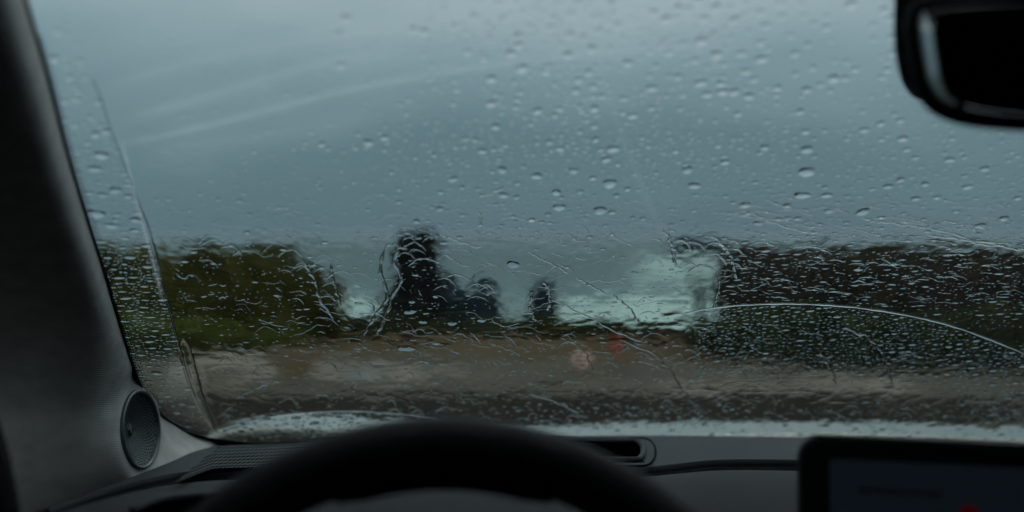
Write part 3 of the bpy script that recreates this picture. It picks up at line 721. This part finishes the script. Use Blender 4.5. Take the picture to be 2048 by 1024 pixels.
def arch(cx, cyy, w_, h_, tilt, n=14, wob=.22):
    t = np.linspace(-1, 1, n); lop = U(-.3, .3)
    x = t * w_ / 2; y = h_ * (np.abs(t) ** 1.9 - .5) + lop * h_ * t
    y = y + np.cumsum(rng.normal(0, wob * 2.2, n)) * min(1, w_ / 40); x = x + rng.normal(0, wob * 1.5, n)
    c, s = math.cos(tilt), math.sin(tilt)
    return np.stack([cx + x * c - y * s, cyy + x * s + y * c], 1)
def wiggle(pts, n, amp):
    p = smooth_line(pts, n); nn = rng.normal(0, 1, (n, 2)); kk = np.array([.25, .5, .25])
    for c in (0, 1): nn[:, c] = np.convolve(nn[:, c], kk, 'same')
    return p + nn * amp
def okp(x, y):
    return x > sweep_x(min(max(y, 0), 868)) + 8
paths = []
def arches(n, fx, fy, wr_, hr_, tl, hw, test=None):
    k = 0; tr = 0
    while k < n and tr < n * 6:
        tr += 1; x = fx(); y = fy(x)
        if not okp(x - 10, y) or (test and not test(x, y)): continue
        k += 1; w_ = wr_[0] + (wr_[1] - wr_[0]) * random.random() ** 1.6
        paths.append((arch(x, y, w_, w_ * U(*hr_), random.gauss(*tl), n=max(8, int(w_ / 3))), U(*hw), U(.2, .36)))
arches(26, lambda: U(340, 1450), lambda x: random.gauss(520, 40), (14, 70), (.12, .38), (0, .16), (.9, 2.2))
arches(34, lambda: U(340, 1450), lambda x: random.gauss(640, 32), (12, 60), (.12, .35), (.05, .25), (.9, 2.0))
arches(60, lambda: U(330, 1400), lambda x: U(400, 480), (16, 70), (.1, .3), (0, .15), (.8, 1.6))
arches(80, lambda: U(420, 1500), lambda x: U(690, 800), (10, 44), (.15, .45), (.1, .35), (.9, 2.2))
arches(80, lambda: U(1450, 2100), lambda x: U(700, 800), (10, 36), (.15, .45), (.1, .35), (.8, 1.8))
arches(200, lambda: U(440, 2100), lambda x: random.gauss(832, 18), (9, 34), (.25, .6), (0, .4), (1.0, 2.4), lambda x, y: y < arc2_y(x) and y < 872)
arches(110, lambda: U(1440, 2100), lambda x: U(470, 610), (10, 46), (.02, .16), (.03, .08), (1.0, 2.2), lambda x, y: y < arc_y(x) - 8)
arches(60, lambda: U(1420, 2100), lambda x: U(400, 500), (20, 110), (.02, .12), (.12, .08), (1.0, 2.2))
def squig(n, fx, fy, ln, ang, hw, test=None):
    k = 0; tr = 0
    while k < n and tr < n * 6:
        tr += 1; x = fx(); y = fy(x)
        if not okp(x - 10, y) or (test and not test(x, y)): continue
        k += 1; L_ = ln[0] + (ln[1] - ln[0]) * random.random() ** 2; a = random.gauss(*ang); m_ = max(6, int(L_ / 3)); p = []
        for q in range(m_):
            p.append((x, y)); a += random.gauss(0, .35); a = a * .86 + ang[0] * .14; x += 3 * math.cos(a); y += 3 * math.sin(a) * .7
        paths.append((np.array(p), U(*hw), U(.18, .36)))
squig(130, lambda: U(340, 1450), lambda x: random.gauss(560, 60), (12, 80), (.15, .6), (.7, 2.0))
squig(120, lambda: U(420, 1800), lambda x: random.gauss(690, 35), (14, 90), (.35, .5), (.7, 1.9))
squig(140, lambda: U(420, 2100), lambda x: U(700, 820), (8, 50), (.3, .7), (.6, 1.6), lambda x, y: y < arc2_y(x) - 3)
squig(90, lambda: U(1450, 2100), lambda x: U(470, 610), (12, 60), (.05, .2), (.7, 1.8), lambda x, y: y < arc_y(x) - 8)
squig(60, lambda: U(820, 2000), lambda x: U(360, 480), (10, 60), (.1, .4), (.6, 1.3))
# film fronts around the dark shapes
arches(14, lambda: U(360, 660), lambda x: 492 + max(0, x - 540) * .55 + U(-14, 18), (24, 62), (.2, .4), (.1, .15), (.9, 1.9))
arches(10, lambda: U(770, 900), lambda x: U(470, 520), (24, 60), (.2, .4), (0, .15), (1.2, 2.6))
arches(12, lambda: U(880, 1000), lambda x: 560 + abs(x - 925) * .4 + U(-12, 30), (20, 56), (.2, .35), (.1, .15), (1.1, 2.4))
arches(16, lambda: U(1300, 1480), lambda x: U(465, 540), (22, 60), (.2, .4), (.2, .25), (1.6, 3.2))
for pts, hw in [([(768, 500), (762, 545), (775, 590), (752, 630), (728, 672)], 3.6), ([(800, 488), (788, 525), (802, 560), (782, 600), (768, 640), (752, 672)], 4.2), ([(662, 528), (668, 570), (682, 615)], 3.0),
                ([(605, 520), (628, 560), (640, 600), (668, 640)], 3.2), ([(1100, 598), (1150, 622), (1225, 660), (1290, 690)], 1.9), ([(1240, 680), (1310, 712), (1352, 760), (1385, 805)], 1.7),
                ([(1150, 555), (1185, 575), (1212, 590)], 2.2), ([(1328, 462), (1345, 495), (1350, 535)], 3.2), ([(1440, 488), (1462, 515), (1472, 560)], 3.4), ([(1440, 555), (1436, 590), (1425, 620)], 2.6),
                ([(1690, 655), (1745, 682), (1770, 720), (1785, 770)], 2.6), ([(1635, 700), (1662, 740), (1672, 770)], 2.2), ([(1055, 505), (1095, 525), (1140, 548)], 2.0), ([(880, 470), (925, 488), (965, 498)], 2.0),
                ([(960, 395), (990, 385), (1010, 375)], 2.2), ([(955, 420), (962, 440), (958, 460)], 2.4), ([(1085, 565), (1100, 590), (1095, 625)], 3.2), ([(1065, 580), (1060, 615), (1072, 645)], 2.8), ([(1225, 590), (1262, 620), (1280, 650)], 2.0),
                ([(470, 800), (520, 775), (560, 765)], 2.2), ([(1060, 790), (1110, 805), (1160, 830)], 2.0), ([(1480, 420), (1570, 455), (1640, 470)], 2.0), ([(1720, 440), (1840, 455), (1990, 490)], 2.2), ([(1850, 470), (1960, 488), (2070, 505)], 2.6)]:
    paths.append((wiggle(pts, 40, 1.8), hw, .45))
V, Q, sm = ridge_mesh(paths)
tag(big_mesh('rain_runnels', V, Q, WATER, None, sm, None, ~sm), kind='stuff')
def single_ridge(path, hw, hr, name, label, amp=.5, n=160, uneven=1.0):
    V, Q, sm = ridge_mesh([(wiggle(path, n, amp), hw, hr)], uneven)
    tag(big_mesh(name, V, Q, WATER, None, sm, None, ~sm), label, 'water line')
single_ridge(ARC[::8], 3.0, .5, 'water_line', 'long thin arc of water left by the wiper over the hedgerow', .35)
single_ridge(ARC2[::6], 3.2, .5, 'water_line', 'short arc of water low on the glass behind the steering wheel', .4)
single_ridge(SWEEP[10::6], 4.0, .45, 'water_line', 'steep line of water at the wiper edge beside the pillar', .3, 120, .5)
single_ridge([(366, 676), (378, 715), (390, 760), (402, 805), (425, 860)], 9, .16, 'water_line', 'broad pale streak of water at the foot of the wiper edge', .1, 40, .3)

# ================================================================ CAR: pillar with speaker
pr = empty('pillar_trim', (-.42, .9, -.1)); tag(pr, 'grey fabric pillar trim with round speaker beside the windshield', 'pillar')
from mathutils.bvhtree import BVHTree
SPEAKER = []
def pillar():
    rows = [  # edge px, edge py, direction x, y, flare
        (15, -110, -1, .00, 0), (48, 0, -1, .00, 0), (92, 150, -1, .00, 0), (131, 300, -1, .00, 0), (170, 430, -1, .0, 0), (205, 540, -1, .0, 0), (240, 655, -1, .02, .05), (266, 735, -1, .06, .25),
        (290, 790, -1, .12, .5), (318, 828, -.98, .2, .75), (352, 852, -.96, .27, .9), (390, 872, -.94, .33, 1), (434, 886, -.92, .39, 1), (480, 905, -.92, .40, 1)]
    rows = smooth_line(rows, 150)
    offs0 = np.array([0, 5, 12, 22, 36, 56, 84, 120, 165, 220, 290, 380]); dep0 = np.array([0, .010, .022, .034, .044, .051, .056, .060, .064, .068, .075, .088])
    offs1 = np.array([0, 8, 20, 45, 80, 120, 165, 215, 270, 330, 390, 450]); dep1 = np.array([0, .012, .026, .054, .092, .130, .156, .168, .173, .176, .178, .180])
    tt = np.linspace(0, 11, 90); V = []
    for (ex, ey, dx, dy, fl) in rows:
        d0 = float(wdepth(ex, ey)) - .012
        o = smooth_line(np.stack([offs0 * (1 - fl) + offs1 * fl, dep0 * (1 - fl) + dep1 * fl], 1), 90)
        for k in range(90): V.append(P(ex + dx * o[k, 0], ey + dy * o[k, 0], d0 - o[k, 1]))
    fc = grid_faces(len(rows), 90)
    bv = BVHTree.FromPolygons([tuple(v) for v in V], fc)
    def hit(px, py): return np.array(bv.ray_cast(Vector((0, 0, 0)), Vector(D(px, py)))[0])
    c = hit(267, 860); n = np.cross(hit(305, 857) - hit(235, 857), hit(270, 815) - hit(270, 900)); n /= np.linalg.norm(n); n = n if n[1] < 0 else -n
    n = n + np.array([0, 0, -.10]); n /= np.linalg.norm(n); SPEAKER.extend([c, n]); VV = np.array(V)
    # the trim swells smoothly up to the speaker's rim
    q = VV - c; hh = q @ n; rr = np.linalg.norm(q - hh[:, None] * n, axis=1) / .0362
    w_ = np.clip((1.9 - rr) / .75, 0, 1); w_ = w_ * w_ * (3 - 2 * w_) * (np.abs(hh) < .05)
    VV = VV + n * ((.0068 - hh) * w_)[:, None]; V = list(VV)
    def keep(f):
        q = VV[list(f)].mean(0) - c; q = q - n * q.dot(n); return np.linalg.norm(q) > .0362 * 1.0
    ob = mesh('trim_panel', V, [f for f in fc if keep(f)], FABRIC, pr)
    # rubber lip between glass and trim
    lip = [P(p[0] - 1, p[1] + 1, float(wdepth(p[0], p[1])) - .010) for p in EL[:128:2]]
    v, f = tube_pts(lip, .0028, 8); mesh('rubber_lip', v, f, GASKET, pr)
pillar()
def speaker():
    c, n = SPEAKER[:2]; c = c + n * .0075
    v = np.array([0, 0, 1.0]) - n * n[2]; v /= np.linalg.norm(v); u = np.cross(v, n)
    RAD = .0362
    def ring(rad, dz, k=64): 
        a = np.arange(k) * 2 * math.pi / k
        return c + n * dz + (np.cos(a)[:, None] * u + np.sin(a)[:, None] * v) * rad
    # pod blending into the trim
    prof = [(1.10, -.008), (1.10, .0005), (1.08, .0022), (1.04, .0028), (1.0, .0018), (.985, .0), (.98, -.004)]
    V = np.concatenate([ring(RAD * r_, dz) for r_, dz in prof]); sp = mesh('speaker', V, grid_faces(len(prof), 64, True), SPK, pr)
    # spiral perforated cone
    rings, sect = 15, 44
    def surf(rho, ang, dz=0.0):
        z = -.0135 * (1 - rho ** 1.4) + .0045 * math.exp(-(rho / .13) ** 2) - .0005
        return c + n * (z + dz) + (math.cos(ang) * u + math.sin(ang) * v) * RAD * rho
    V, Fc, mi = [], [], []
    for i in range(rings):
        r0_, r1_ = .10 + .88 * i / rings, .10 + .88 * (i + 1) / rings
        for j in range(sect):
            a0 = 2 * math.pi * (j + .42 * i) / sect; da = 2 * math.pi / sect
            o = len(V)
            cor = [(r0_, a0), (r0_, a0 + da), (r1_, a0 + da), (r1_, a0)]
            V += [surf(*q) for q in cor]
            rm, am = (r0_ + r1_) / 2, a0 + da / 2; sc = .60
            inn = [(rm + (q[0] - rm) * sc, am + (q[1] - am) * sc) for q in cor]
            V += [surf(*q) for q in inn]; V += [surf(q[0], q[1], -.0025) for q in inn]
            for k in range(4):
                k2 = (k + 1) % 4
                Fc.append((o + k, o + k2, o + 4 + k2, o + 4 + k)); mi.append(0)
                Fc.append((o + 4 + k, o + 4 + k2, o + 8 + k2, o + 8 + k)); mi.append(1)
            Fc.append((o + 8, o + 9, o + 10, o + 11)); mi.append(1)
    o = len(V); nn = 40
    for rho in (.102, .07, .06, .04, .02, .0):
        for k in range(nn): V.append(surf(rho, 2 * math.pi * k / nn, .0012 if rho == .07 else (-.001 if rho == .04 else 0)))
    g = grid_faces(6, nn, True, o); Fc += g; mi += [0] * len(g)
    mesh('grille', V, Fc, [SPK, HOLE], sp, smooth=False, midx=mi)
speaker()

# ================================================================ CAR: dashboard
dr = empty('dashboard', (XC, .9, -.2)); tag(dr, 'dark grey dashboard with perforated corner, black strip and recess', 'dashboard')
FAR = [(296, 948, .975), (360, 917, 1.045), (425, 892, 1.112), (600, 885, 1.145), (1000, 875, 1.15), (1300, 871, 1.15), (1600, 875, 1.15), (2048, 890, 1.13), (2700, 920, 1.10)]
S1 = [(60, 1030, .70), (140, 1004, .765), (280, 962, .83), (420, 941, .88), (700, 935, .92), (1000, 936, .93), (1270, 936, .93), (1350, 930, .935), (1440, 921, .945), (1600, 921, .945), (2048, 928, .94), (2700, 940, .92)]
S2 = [(60, 1066, .69), (140, 1030, .745), (280, 986, .81), (420, 964, .865), (700, 955, .905), (1000, 956, .915), (1270, 954, .915), (1350, 948, .92), (1440, 941, .93), (1600, 942, .93), (2048, 950, .925), (2700, 960, .905)]
S3 = [(60, 1120, .62), (140, 1090, .66), (280, 1060, .70), (420, 1045, .74), (700, 1040, .77), (1000, 1040, .78), (1270, 1040, .78), (1350, 1040, .78), (1440, 1040, .79), (1600, 1040, .79), (2048, 1050, .79), (2700, 1060, .77)]
def line3(pts, n): 
    p = smooth_line(pts, n); return P(p[:, 0], p[:, 1], p[:, 2])
def loft(name, rows, m, faces_keep=None, parent=dr):
    n = len(rows[0]); V = np.concatenate(rows); fc = grid_faces(len(rows), n)
    if faces_keep: fc = [f for f in fc if faces_keep(np.mean([V[i] for i in f], axis=0))]
    return mesh(name, V, fc, m, parent)
NC = 260
fa, s1, s2, s3 = (line3(q, NC) for q in (FAR, S1, S2, S3))
Z = np.array([0, 0, 1.0])
def hole_px(p):
    x, y = project(p); return x, y
def rrect(x0, y0, x1, y1, r, n=8):
    o = []
    for (cx, cy_, a0) in ((x1 - r, y0 + r, -90), (x1 - r, y1 - r, 0), (x0 + r, y1 - r, 90), (x0 + r, y0 + r, 180)):
        for k in range(n + 1):
            a = R(a0 + 90 * k / n); o.append((cx + r * math.cos(a), cy_ + r * math.sin(a)))
    return o
# the dash top as height over (x, y): bilinear between its far edge and the strip
def top_at(px, py):
    fy = np.interp(px, [q[0] for q in FAR], [q[1] for q in FAR]); fd = np.interp(px, [q[0] for q in FAR], [q[2] for q in FAR])
    sy = np.interp(px, [q[0] for q in S1], [q[1] for q in S1]); sd_ = np.interp(px, [q[0] for q in S1], [q[2] for q in S1])
    t = (py - fy) / (sy - fy)
    return P(px, py, 1 / (1 / fd + (1 / sd_ - 1 / fd) * t))
def in_recess(p):
    x, y = hole_px(p); return 1080 < x < 1288 and 884 < y < 926
def dash():
    rows = [fa + np.array([0, .05, -.02]), fa]
    for k in range(1, 24):
        t = k / 24; rows.append(fa * (1 - t) + s1 * t + Z * .0008 * math.sin(math.pi * t))
    rows += [s1 + Z * .0006, s1 - Z * .004 + np.array([0, -.001, 0]), s1 - Z * .012]
    loft('top_panel', rows, DASH, lambda p: not in_recess(p))
    loft('accent_strip', [s1 - Z * .010, s1 * .9 + s2 * .1 - Z * .005, s1 * .7 + s2 * .3 - Z * .003, s1 * .3 + s2 * .7 - Z * .003, s1 * .1 + s2 * .9 - Z * .005, s2 - Z * .012], STRIPM)
    rows = [s2 - Z * .010, s2 - Z * .002, s2 + np.array([0, -.003, .0008])]
    for k in range(1, 16):
        t = k / 15; rows.append(s2 * (1 - t) + s3 * t + Z * .012 * math.sin(math.pi * t))
    rows += [s3 + np.array([0, -.03, -.02]), s3 + np.array([0, -.05, -.08]), s3 + np.array([0, -.05, -.3])]
    loft('lower_panel', rows, DASHLOW)
    # recess: well and bezel
    o = rrect(1062, 886, 1287, 925, 17); top = np.array([top_at(x, y) for x, y in o]) + Z * .001
    m_ = len(o); bot = top.copy() - Z * .03; bot = bot * .94 + bot.mean(0) * .06
    mesh('recess', list(top) + list(bot), [(i, (i + 1) % m_, m_ + (i + 1) % m_, m_ + i) for i in range(m_)] + [tuple(range(m_, 2 * m_))], HOLE, dr, smooth=False)
    v, f = tube_pts(top + Z * .0015, .0032, 8, closed=True); mesh('recess_rim', v, f, DASH, dr)
    o2 = rrect(1044, 878, 1311, 934, 26); top2 = np.array([top_at(x, y) for x, y in o2]) + Z * .0012
    v, f = tube_pts(top2, .0011, 6, closed=True); mesh('recess_seam', v, f, STRIPM, dr)
    # vent low at the door side
    vp = [P(262, 1022, .70), P(330, 998, .73), P(420, 990, .76), P(500, 990, .77)]
    v, f = tube_pts(smooth_line(vp, 20), .0035, 8); mesh('vent_lip', v, f, DASH, dr)
    a = np.array(smooth_line(vp, 20)); mesh('vent_slot', list(a - Z * .002) + list(a + np.array([.0, -.01, -.022])), grid_faces(2, 20), HOLE, dr)
dash()
def perforation():
    # defroster / centre tweeter grille: a thin plate with staggered holes
    V, Fc, mi = [], [], []
    nr, ncx = 7, 32
    def pt(r_, c_, dz=0.0):
        px = 440 - 13 * r_ + 9.2 * c_; f0 = np.interp(px, [q[0] for q in FAR], [q[1] for q in FAR]); py = f0 + 7 + r_ * 6.2
        return top_at(px, py) + Z * (.0026 + dz)
    for i in range(nr):
        for j in range(ncx):
            if j + (i * 1.4) > ncx - 2: pass
            jj = j + (.5 if i % 2 else 0); o = len(V)
            cor = [(i, jj), (i, jj + .5), (i, jj + 1), (i + .5, jj + 1), (i + 1, jj + 1), (i + 1, jj + .5), (i + 1, jj), (i + .5, jj)]
            inn = [(i + .5 + .34 * math.sin(a), jj + .5 + .34 * math.cos(a)) for a in [R(-135 + 45 * k) for k in range(8)]]
            V += [pt(*q) for q in cor] + [pt(*q) for q in inn] + [pt(q[0], q[1], -.0016) for q in inn]
            for k in range(8):
                k2 = (k + 1) % 8
                Fc.append((o + k, o + k2, o + 8 + k2, o + 8 + k)); mi.append(0)
                Fc.append((o + 8 + k, o + 8 + k2, o + 16 + k2, o + 16 + k)); mi.append(1)
            Fc.append(tuple(o + 16 + k for k in range(8))); mi.append(1)
    mesh('perforated_grille', V, Fc, [DASH, HOLE], dr, smooth=False, midx=mi)
perforation()

# ================================================================ CAR: steering wheel
def steering_wheel():
    TL = R(29.4); Rm = .185; c = np.array([-.038, .461, -.282])
    ux = np.array([1.0, 0, 0]); uv = np.array([0, math.sin(TL), math.cos(TL)]); un = np.cross(ux, uv)   # un points to the driver (-y)
    r = empty('steering_wheel', tuple(c)); tag(r, 'black leather steering wheel with only its top arc in view', 'steering wheel')
    V = []; n, m_ = 120, 28
    for i in range(n):
        a = 2 * math.pi * i / n; rd = math.cos(a) * ux + math.sin(a) * uv
        th = .0175 + .0015 * (abs(math.cos(a)) > .75)
        for k in range(m_):
            b = 2 * math.pi * k / m_; V.append(c + rd * (Rm + th * 1.0 * math.cos(b)) + un * (.0205 * math.sin(b)))
    Fc = grid_faces(n, m_, True) + [((n - 1) * m_ + j, (n - 1) * m_ + (j + 1) % m_, (j + 1) % m_, j) for j in range(m_)]
    mesh('rim', V, Fc, LEATHER, r)
    # flattened insert on the inside of the top arc
    V = []; nn = 40
    for i in range(nn):
        a = R(90 - 21 + 42 * i / (nn - 1)); rd = math.cos(a) * ux + math.sin(a) * uv; q = min(1, i / 5, (nn - 1 - i) / 5)
        for (x, y) in ((-.012, .014), (-.018 - .0035 * q, .010), (-.018 - .004 * q, 0), (-.018 - .0035 * q, -.010), (-.012, -.014)): V.append(c + rd * (Rm + x) + un * y)
    mesh('rim_insert', V, grid_faces(nn, 5), BLACKP, r)
    V = []; prof = [(.0, .034), (.045, .032), (.066, .022), (.074, .004), (.070, -.02), (.0, -.02)]
    for (rr, z) in prof:
        for k in range(32):
            a = 2 * math.pi * k / 32; V.append(c + (math.cos(a) * ux * 1.1 + math.sin(a) * uv * .85) * rr + un * z)
    mesh('hub', V, grid_faces(6, 32, True), BLACKP, r)
    for a0 in (R(8), R(172), R(270)):
        rd = math.cos(a0) * ux + math.sin(a0) * uv
        v, f = tube_pts([c + rd * .05, c + rd * .11 + un * .004, c + rd * .178], [.020, .017, .019], 12, prof=[(math.cos(t), .45 * math.sin(t)) for t in np.linspace(0, 2 * math.pi, 12, False)], up=un)
        mesh('spoke', v, f, BLACKP, r)
steering_wheel()

# ================================================================ CAR: touchscreen
def touchscreen():
    o = P(1600, 868, .655)                      # upper left corner of the housing
    ux = np.array([.985, -.152, -.016]); ux /= np.linalg.norm(ux); uv = np.array([.0, -.194, -.99]); uv = uv - ux * uv.dot(ux); uv /= np.linalg.norm(uv); un = np.cross(ux, uv)
    if un[1] > 0: un = -un
    r = empty('touchscreen', tuple(o)); tag(r, 'black framed tablet style touchscreen showing a dim dark display', 'screen')
    W, H = .36, .225
    def at(x, y, z): return o + ux * x + uv * y + un * z
    prof = [(0.0, -.014), (0.0, -.002), (.0012, .0), (.004, .0012)]
    V = []; rings = []
    for ins, z in prof:
        q = rrect(ins, ins, W - ins, H - ins, .016 - ins, 8); rings.append(len(q)); V += [at(x, y, z) for x, y in q]
    m_ = rings[0]; Fc = grid_faces(len(prof), m_, True) + [tuple(range(m_))[::-1], tuple(len(V) - m_ + k for k in range(m_))]
    mesh('housing', V, Fc, BLACKP, r)
    DISP = emit_mat('dim_display', (0.30, 0.50, 0.72), 0.010); BAR = emit_mat('dim_text', (0.2, 0.25, 0.45), 0.008)
    REDI = emit_mat('red_icon', (1.0, 0.02, 0.0), 0.022); GRNI = emit_mat('green_icon', (0.3, 1.0, 0.1), 0.010)
    def plate(name, q, z, m, par=r, sub=None):
        n = len(q); V = [at(x, y, z) for x, y in q] + [at(x, y, z - .0006) for x, y in q]
        return mesh(name, V, [tuple(range(n)), tuple(range(2 * n - 1, n - 1, -1))] + [(i, n + i, n + (i + 1) % n, (i + 1) % n) for i in range(n)], m, par, smooth=False)
    disp = plate('display', rrect(.0185, .0150, W - .0185, H - .015, .003), .0022, DISP)
    x = .0365
    for wd in (.010, .006, .012, .0045, .009, .011):
        plate('text_mark', rrect(x, .0325, x + wd - .0012, .0362, .0008), .0026, BAR, disp); x += wd
    cx, cy_ = .1045, .0478
    plate('red_icon', [(cx + .0075 * math.cos(2 * math.pi * k / 24), cy_ + .0075 * math.sin(2 * math.pi * k / 24)) for k in range(24)], .0026, REDI, disp)
    plate('green_icon', rrect(.1455, .026, .1640, .050, .004), .0026, GRNI, disp)
    v, f = tube_pts([at(W * .5, H * .6, -.012), at(W * .5, H * .62, -.08), at(W * .5, H * .7, -.16)], .025, 10); mesh('bracket', v, f, BLACKP, r)
touchscreen()

# ================================================================ CAR: rear-view mirror
def mirror():
    d0 = .54
    CHROME = mat('polished_bezel', (0.62, 0.66, 0.66), 0.3, 0.5, metal=1.0)
    GLASSM = mat('mirror_glass', (0.75, 0.78, 0.78), 0.01, 0.5, metal=1.0)
    r = empty('rear_view_mirror', tuple(P(2080, 120, d0))); tag(r, 'black rear-view mirror with pale rounded bezel hanging in the corner', 'mirror')
    OUT = smooth_line([(1806, 56), (1815, 120), (1826, 172), (1850, 214), (1890, 240), (1960, 256), (2120, 267), (2280, 267), (2380, 240), (2400, 150), (2395, 20), (2300, -14), (2100, -20), (1950, -18), (1850, -8), (1816, 14), (1806, 56)], 97)[:-1]
    cx, cyp = 2110, 122
    def loopz(scale_px, dd, tilt=.0):
        t = np.gradient(np.vstack([OUT[-1], OUT, OUT[0]]), axis=0)[1:-1]; t /= np.linalg.norm(t, axis=1)[:, None]; nn = np.stack([-t[:, 1], t[:, 0]], 1)
        ctr = np.array([cx, cyp]); sgn = np.sign(np.sum((ctr - OUT) * nn, axis=1)); nn *= sgn[:, None]
        q = OUT + nn * (scale_px if scale_px < 29 else 29 + (scale_px - 29) * (.04 + .96 * np.clip(nn[:, 0], 0, 1) ** .8))[..., None] if scale_px >= 29 else OUT + nn * scale_px
        return P(q[:, 0], q[:, 1], d0 + dd + (q[:, 0] - 1830) * -.00006)
    n = len(OUT)
    tg = np.gradient(np.vstack([OUT[-1], OUT, OUT[0]]), axis=0)[1:-1]; tg /= np.linalg.norm(tg, axis=1)[:, None]; side = np.stack([-tg[:, 1], tg[:, 0]], 1)
    side *= np.sign(np.sum((np.array([cx, cyp]) - OUT) * side, axis=1))[:, None]; near = side[:, 0] > .30
    def band(name, prof, m, cap=False, part=None):
        V = np.concatenate([loopz(s, z) for s, z in prof]); fc = grid_faces(len(prof), n, True)
        if part is not None: fc = [f for f in fc if bool(near[f[0] % n] and near[f[1] % n]) == part]
        if cap: fc.append(tuple((len(prof) - 1) * n + k for k in range(n)))
        return mesh(name, V, fc, m, r, smooth=not cap)
    band('housing', [(70, .075), (40, .07), (8, .055), (0, .045), (2, .038), (12, .034), (24, .033), (31, .034)], BLACKP)
    band('bezel', [(29, .034), (31, .030), (36, .022), (43, .012), (50, .005), (56, .001), (60, .0005), (63, .002)], CHROME, part=True)
    band('bezel_shaded', [(29, .034), (31, .030), (36, .022), (43, .012), (50, .005), (56, .001), (60, .0005), (63, .002)], BLACKP, part=False)  # shade put into the colour: bezel repeated in black off its lit side
    band('mirror_glass', [(60, .001), (64, .0012), (75, .0012), (95, .0012)], GLASSM, cap=True)
    v, f = tube_pts([P(2120, 60, d0 + .04), P(2110, 0, d0 + .05), P(2100, -60, d0 + .03)], [.014, .012, .014], 12); mesh('stalk', v, f, BLACKP, r)
    # sensor housing on the glass behind the mirror
    q = smooth_line([(1795, -160), (1790, -60), (1787, 60), (1792, 120), (1806, 160), (1840, 185), (1950, 195), (2150, 195), (2330, 190), (2380, 120), (2390, -160)], 60)
    front = np.array([P(x, y, .60) for x, y in q]); back = np.array([wpoint(x, y, -.008) for x, y in q]); ctr = front.mean(0)
    rows = [back, front * .3 + back * .7, front * .9 + back * .1, front * .97 + ctr * .03 + np.array([0, -.004, 0]), front * .85 + ctr * .15 + np.array([0, -.007, 0]), front * .3 + ctr * .7 + np.array([0, -.009, 0])]
    V = np.concatenate(rows); m_ = len(q); fc = grid_faces(len(rows), m_); fc.append(tuple((len(rows) - 1) * m_ + k for k in range(m_)))
    mesh('sensor_cover', V, fc, BLACKP, r)
mirror()

# ================================================================ CAR: cabin shell round the camera (roof, doors, back)
def cabin():
    LINER = mat('headliner', (0.03, 0.03, 0.032), .95, .1, bump=.3); TRIM = mat('door_trim', (0.02, 0.02, 0.022), .7, .3, noise=.2, scale=12, bump=.3)
    r = empty('car_cabin', (XC, 0, -.5)); tag(r, kind='structure')
    V, Fc = [], []
    for j in range(12):
        v = j / 11; y = .44 - 2.3 * v
        for i in range(20):
            u = -1 + 2 * i / 19; V.append((XC + u * (.66 + .06 * v), y - .04 * u * u * (1 - v), .262 + .05 * math.sin(math.pi * (.15 + .6 * v)) - .06 * abs(u) ** 4))
    o = mesh('roof_lining', V, grid_faces(12, 20), LINER, r); md = o.modifiers.new('t', 'SOLIDIFY'); md.thickness = .02; md.offset = 1
    def bx(name, lo, hi, m): v, f = box_vf(lo, hi); return mesh(name, v, f, m, r, smooth=False)
    bx('door', (-.52, -.75, -1.0), (-.44, .62, -.23), TRIM)
    bx('door', (1.18, -.75, -1.0), (1.26, .9, -.21), TRIM)
    bx('door_post', (-.50, -.85, -1.0), (-.42, -.55, .30), TRIM); bx('door_post', (1.16, -.85, -1.0), (1.24, -.55, .30), TRIM)
    bx('rear_door', (-.52, -1.85, -1.0), (-.44, -.86, .30), TRIM); bx('rear_door', (1.18, -1.85, -1.0), (1.26, -.86, .30), TRIM)  # unseen rear doors and wall left windowless to keep the cabin dark
    bx('rear_wall', (-.52, -1.95, -1.0), (1.26, -1.86, .34), TRIM)
    bx('cabin_floor', (-.52, -1.86, -1.08), (1.26, 1.0, -1.001), TRIM)
    bx('bulkhead', (-.50, 1.0, -1.0), (1.24, 1.05, -.30), TRIM)
    bx('seat', (.55, -.75, -.62), (1.08, -.55, .12), TRIM); bx('seat', (-.26, -.75, -.62), (.27, -.55, .02), TRIM)
    DIMMER = bpy.data.materials.new('light_dimming_glass'); DIMMER.use_nodes = True; t = DIMMER.node_tree; t.nodes.clear()  # unseen panes added in the door windows, darkened to dim light on the pillar
    oo = t.nodes.new('ShaderNodeOutputMaterial'); tr = t.nodes.new('ShaderNodeBsdfTransparent'); tr.inputs['Color'].default_value = (.11, .125, .125, 1); t.links.new(tr.outputs[0], oo.inputs[0])
    bx('light_dimming_pane', (-.482, -.55, -.25), (-.478, .62, .27), DIMMER); bx('light_dimming_pane', (1.216, -.55, -.23), (1.220, .9, .27), DIMMER)
    # black seal curving down beside the pillar at the door
    sl = smooth_line([(-70, 700, .60), (-30, 800, .62), (2, 880, .62), (22, 960, .62), (36, 1040, .62), (40, 1150, .62)], 30)
    v, f = tube_pts(P(sl[:, 0] - 34, sl[:, 1], sl[:, 2]), .012, 10); mesh('door_seal', v, f, GASKET, r)
cabin()
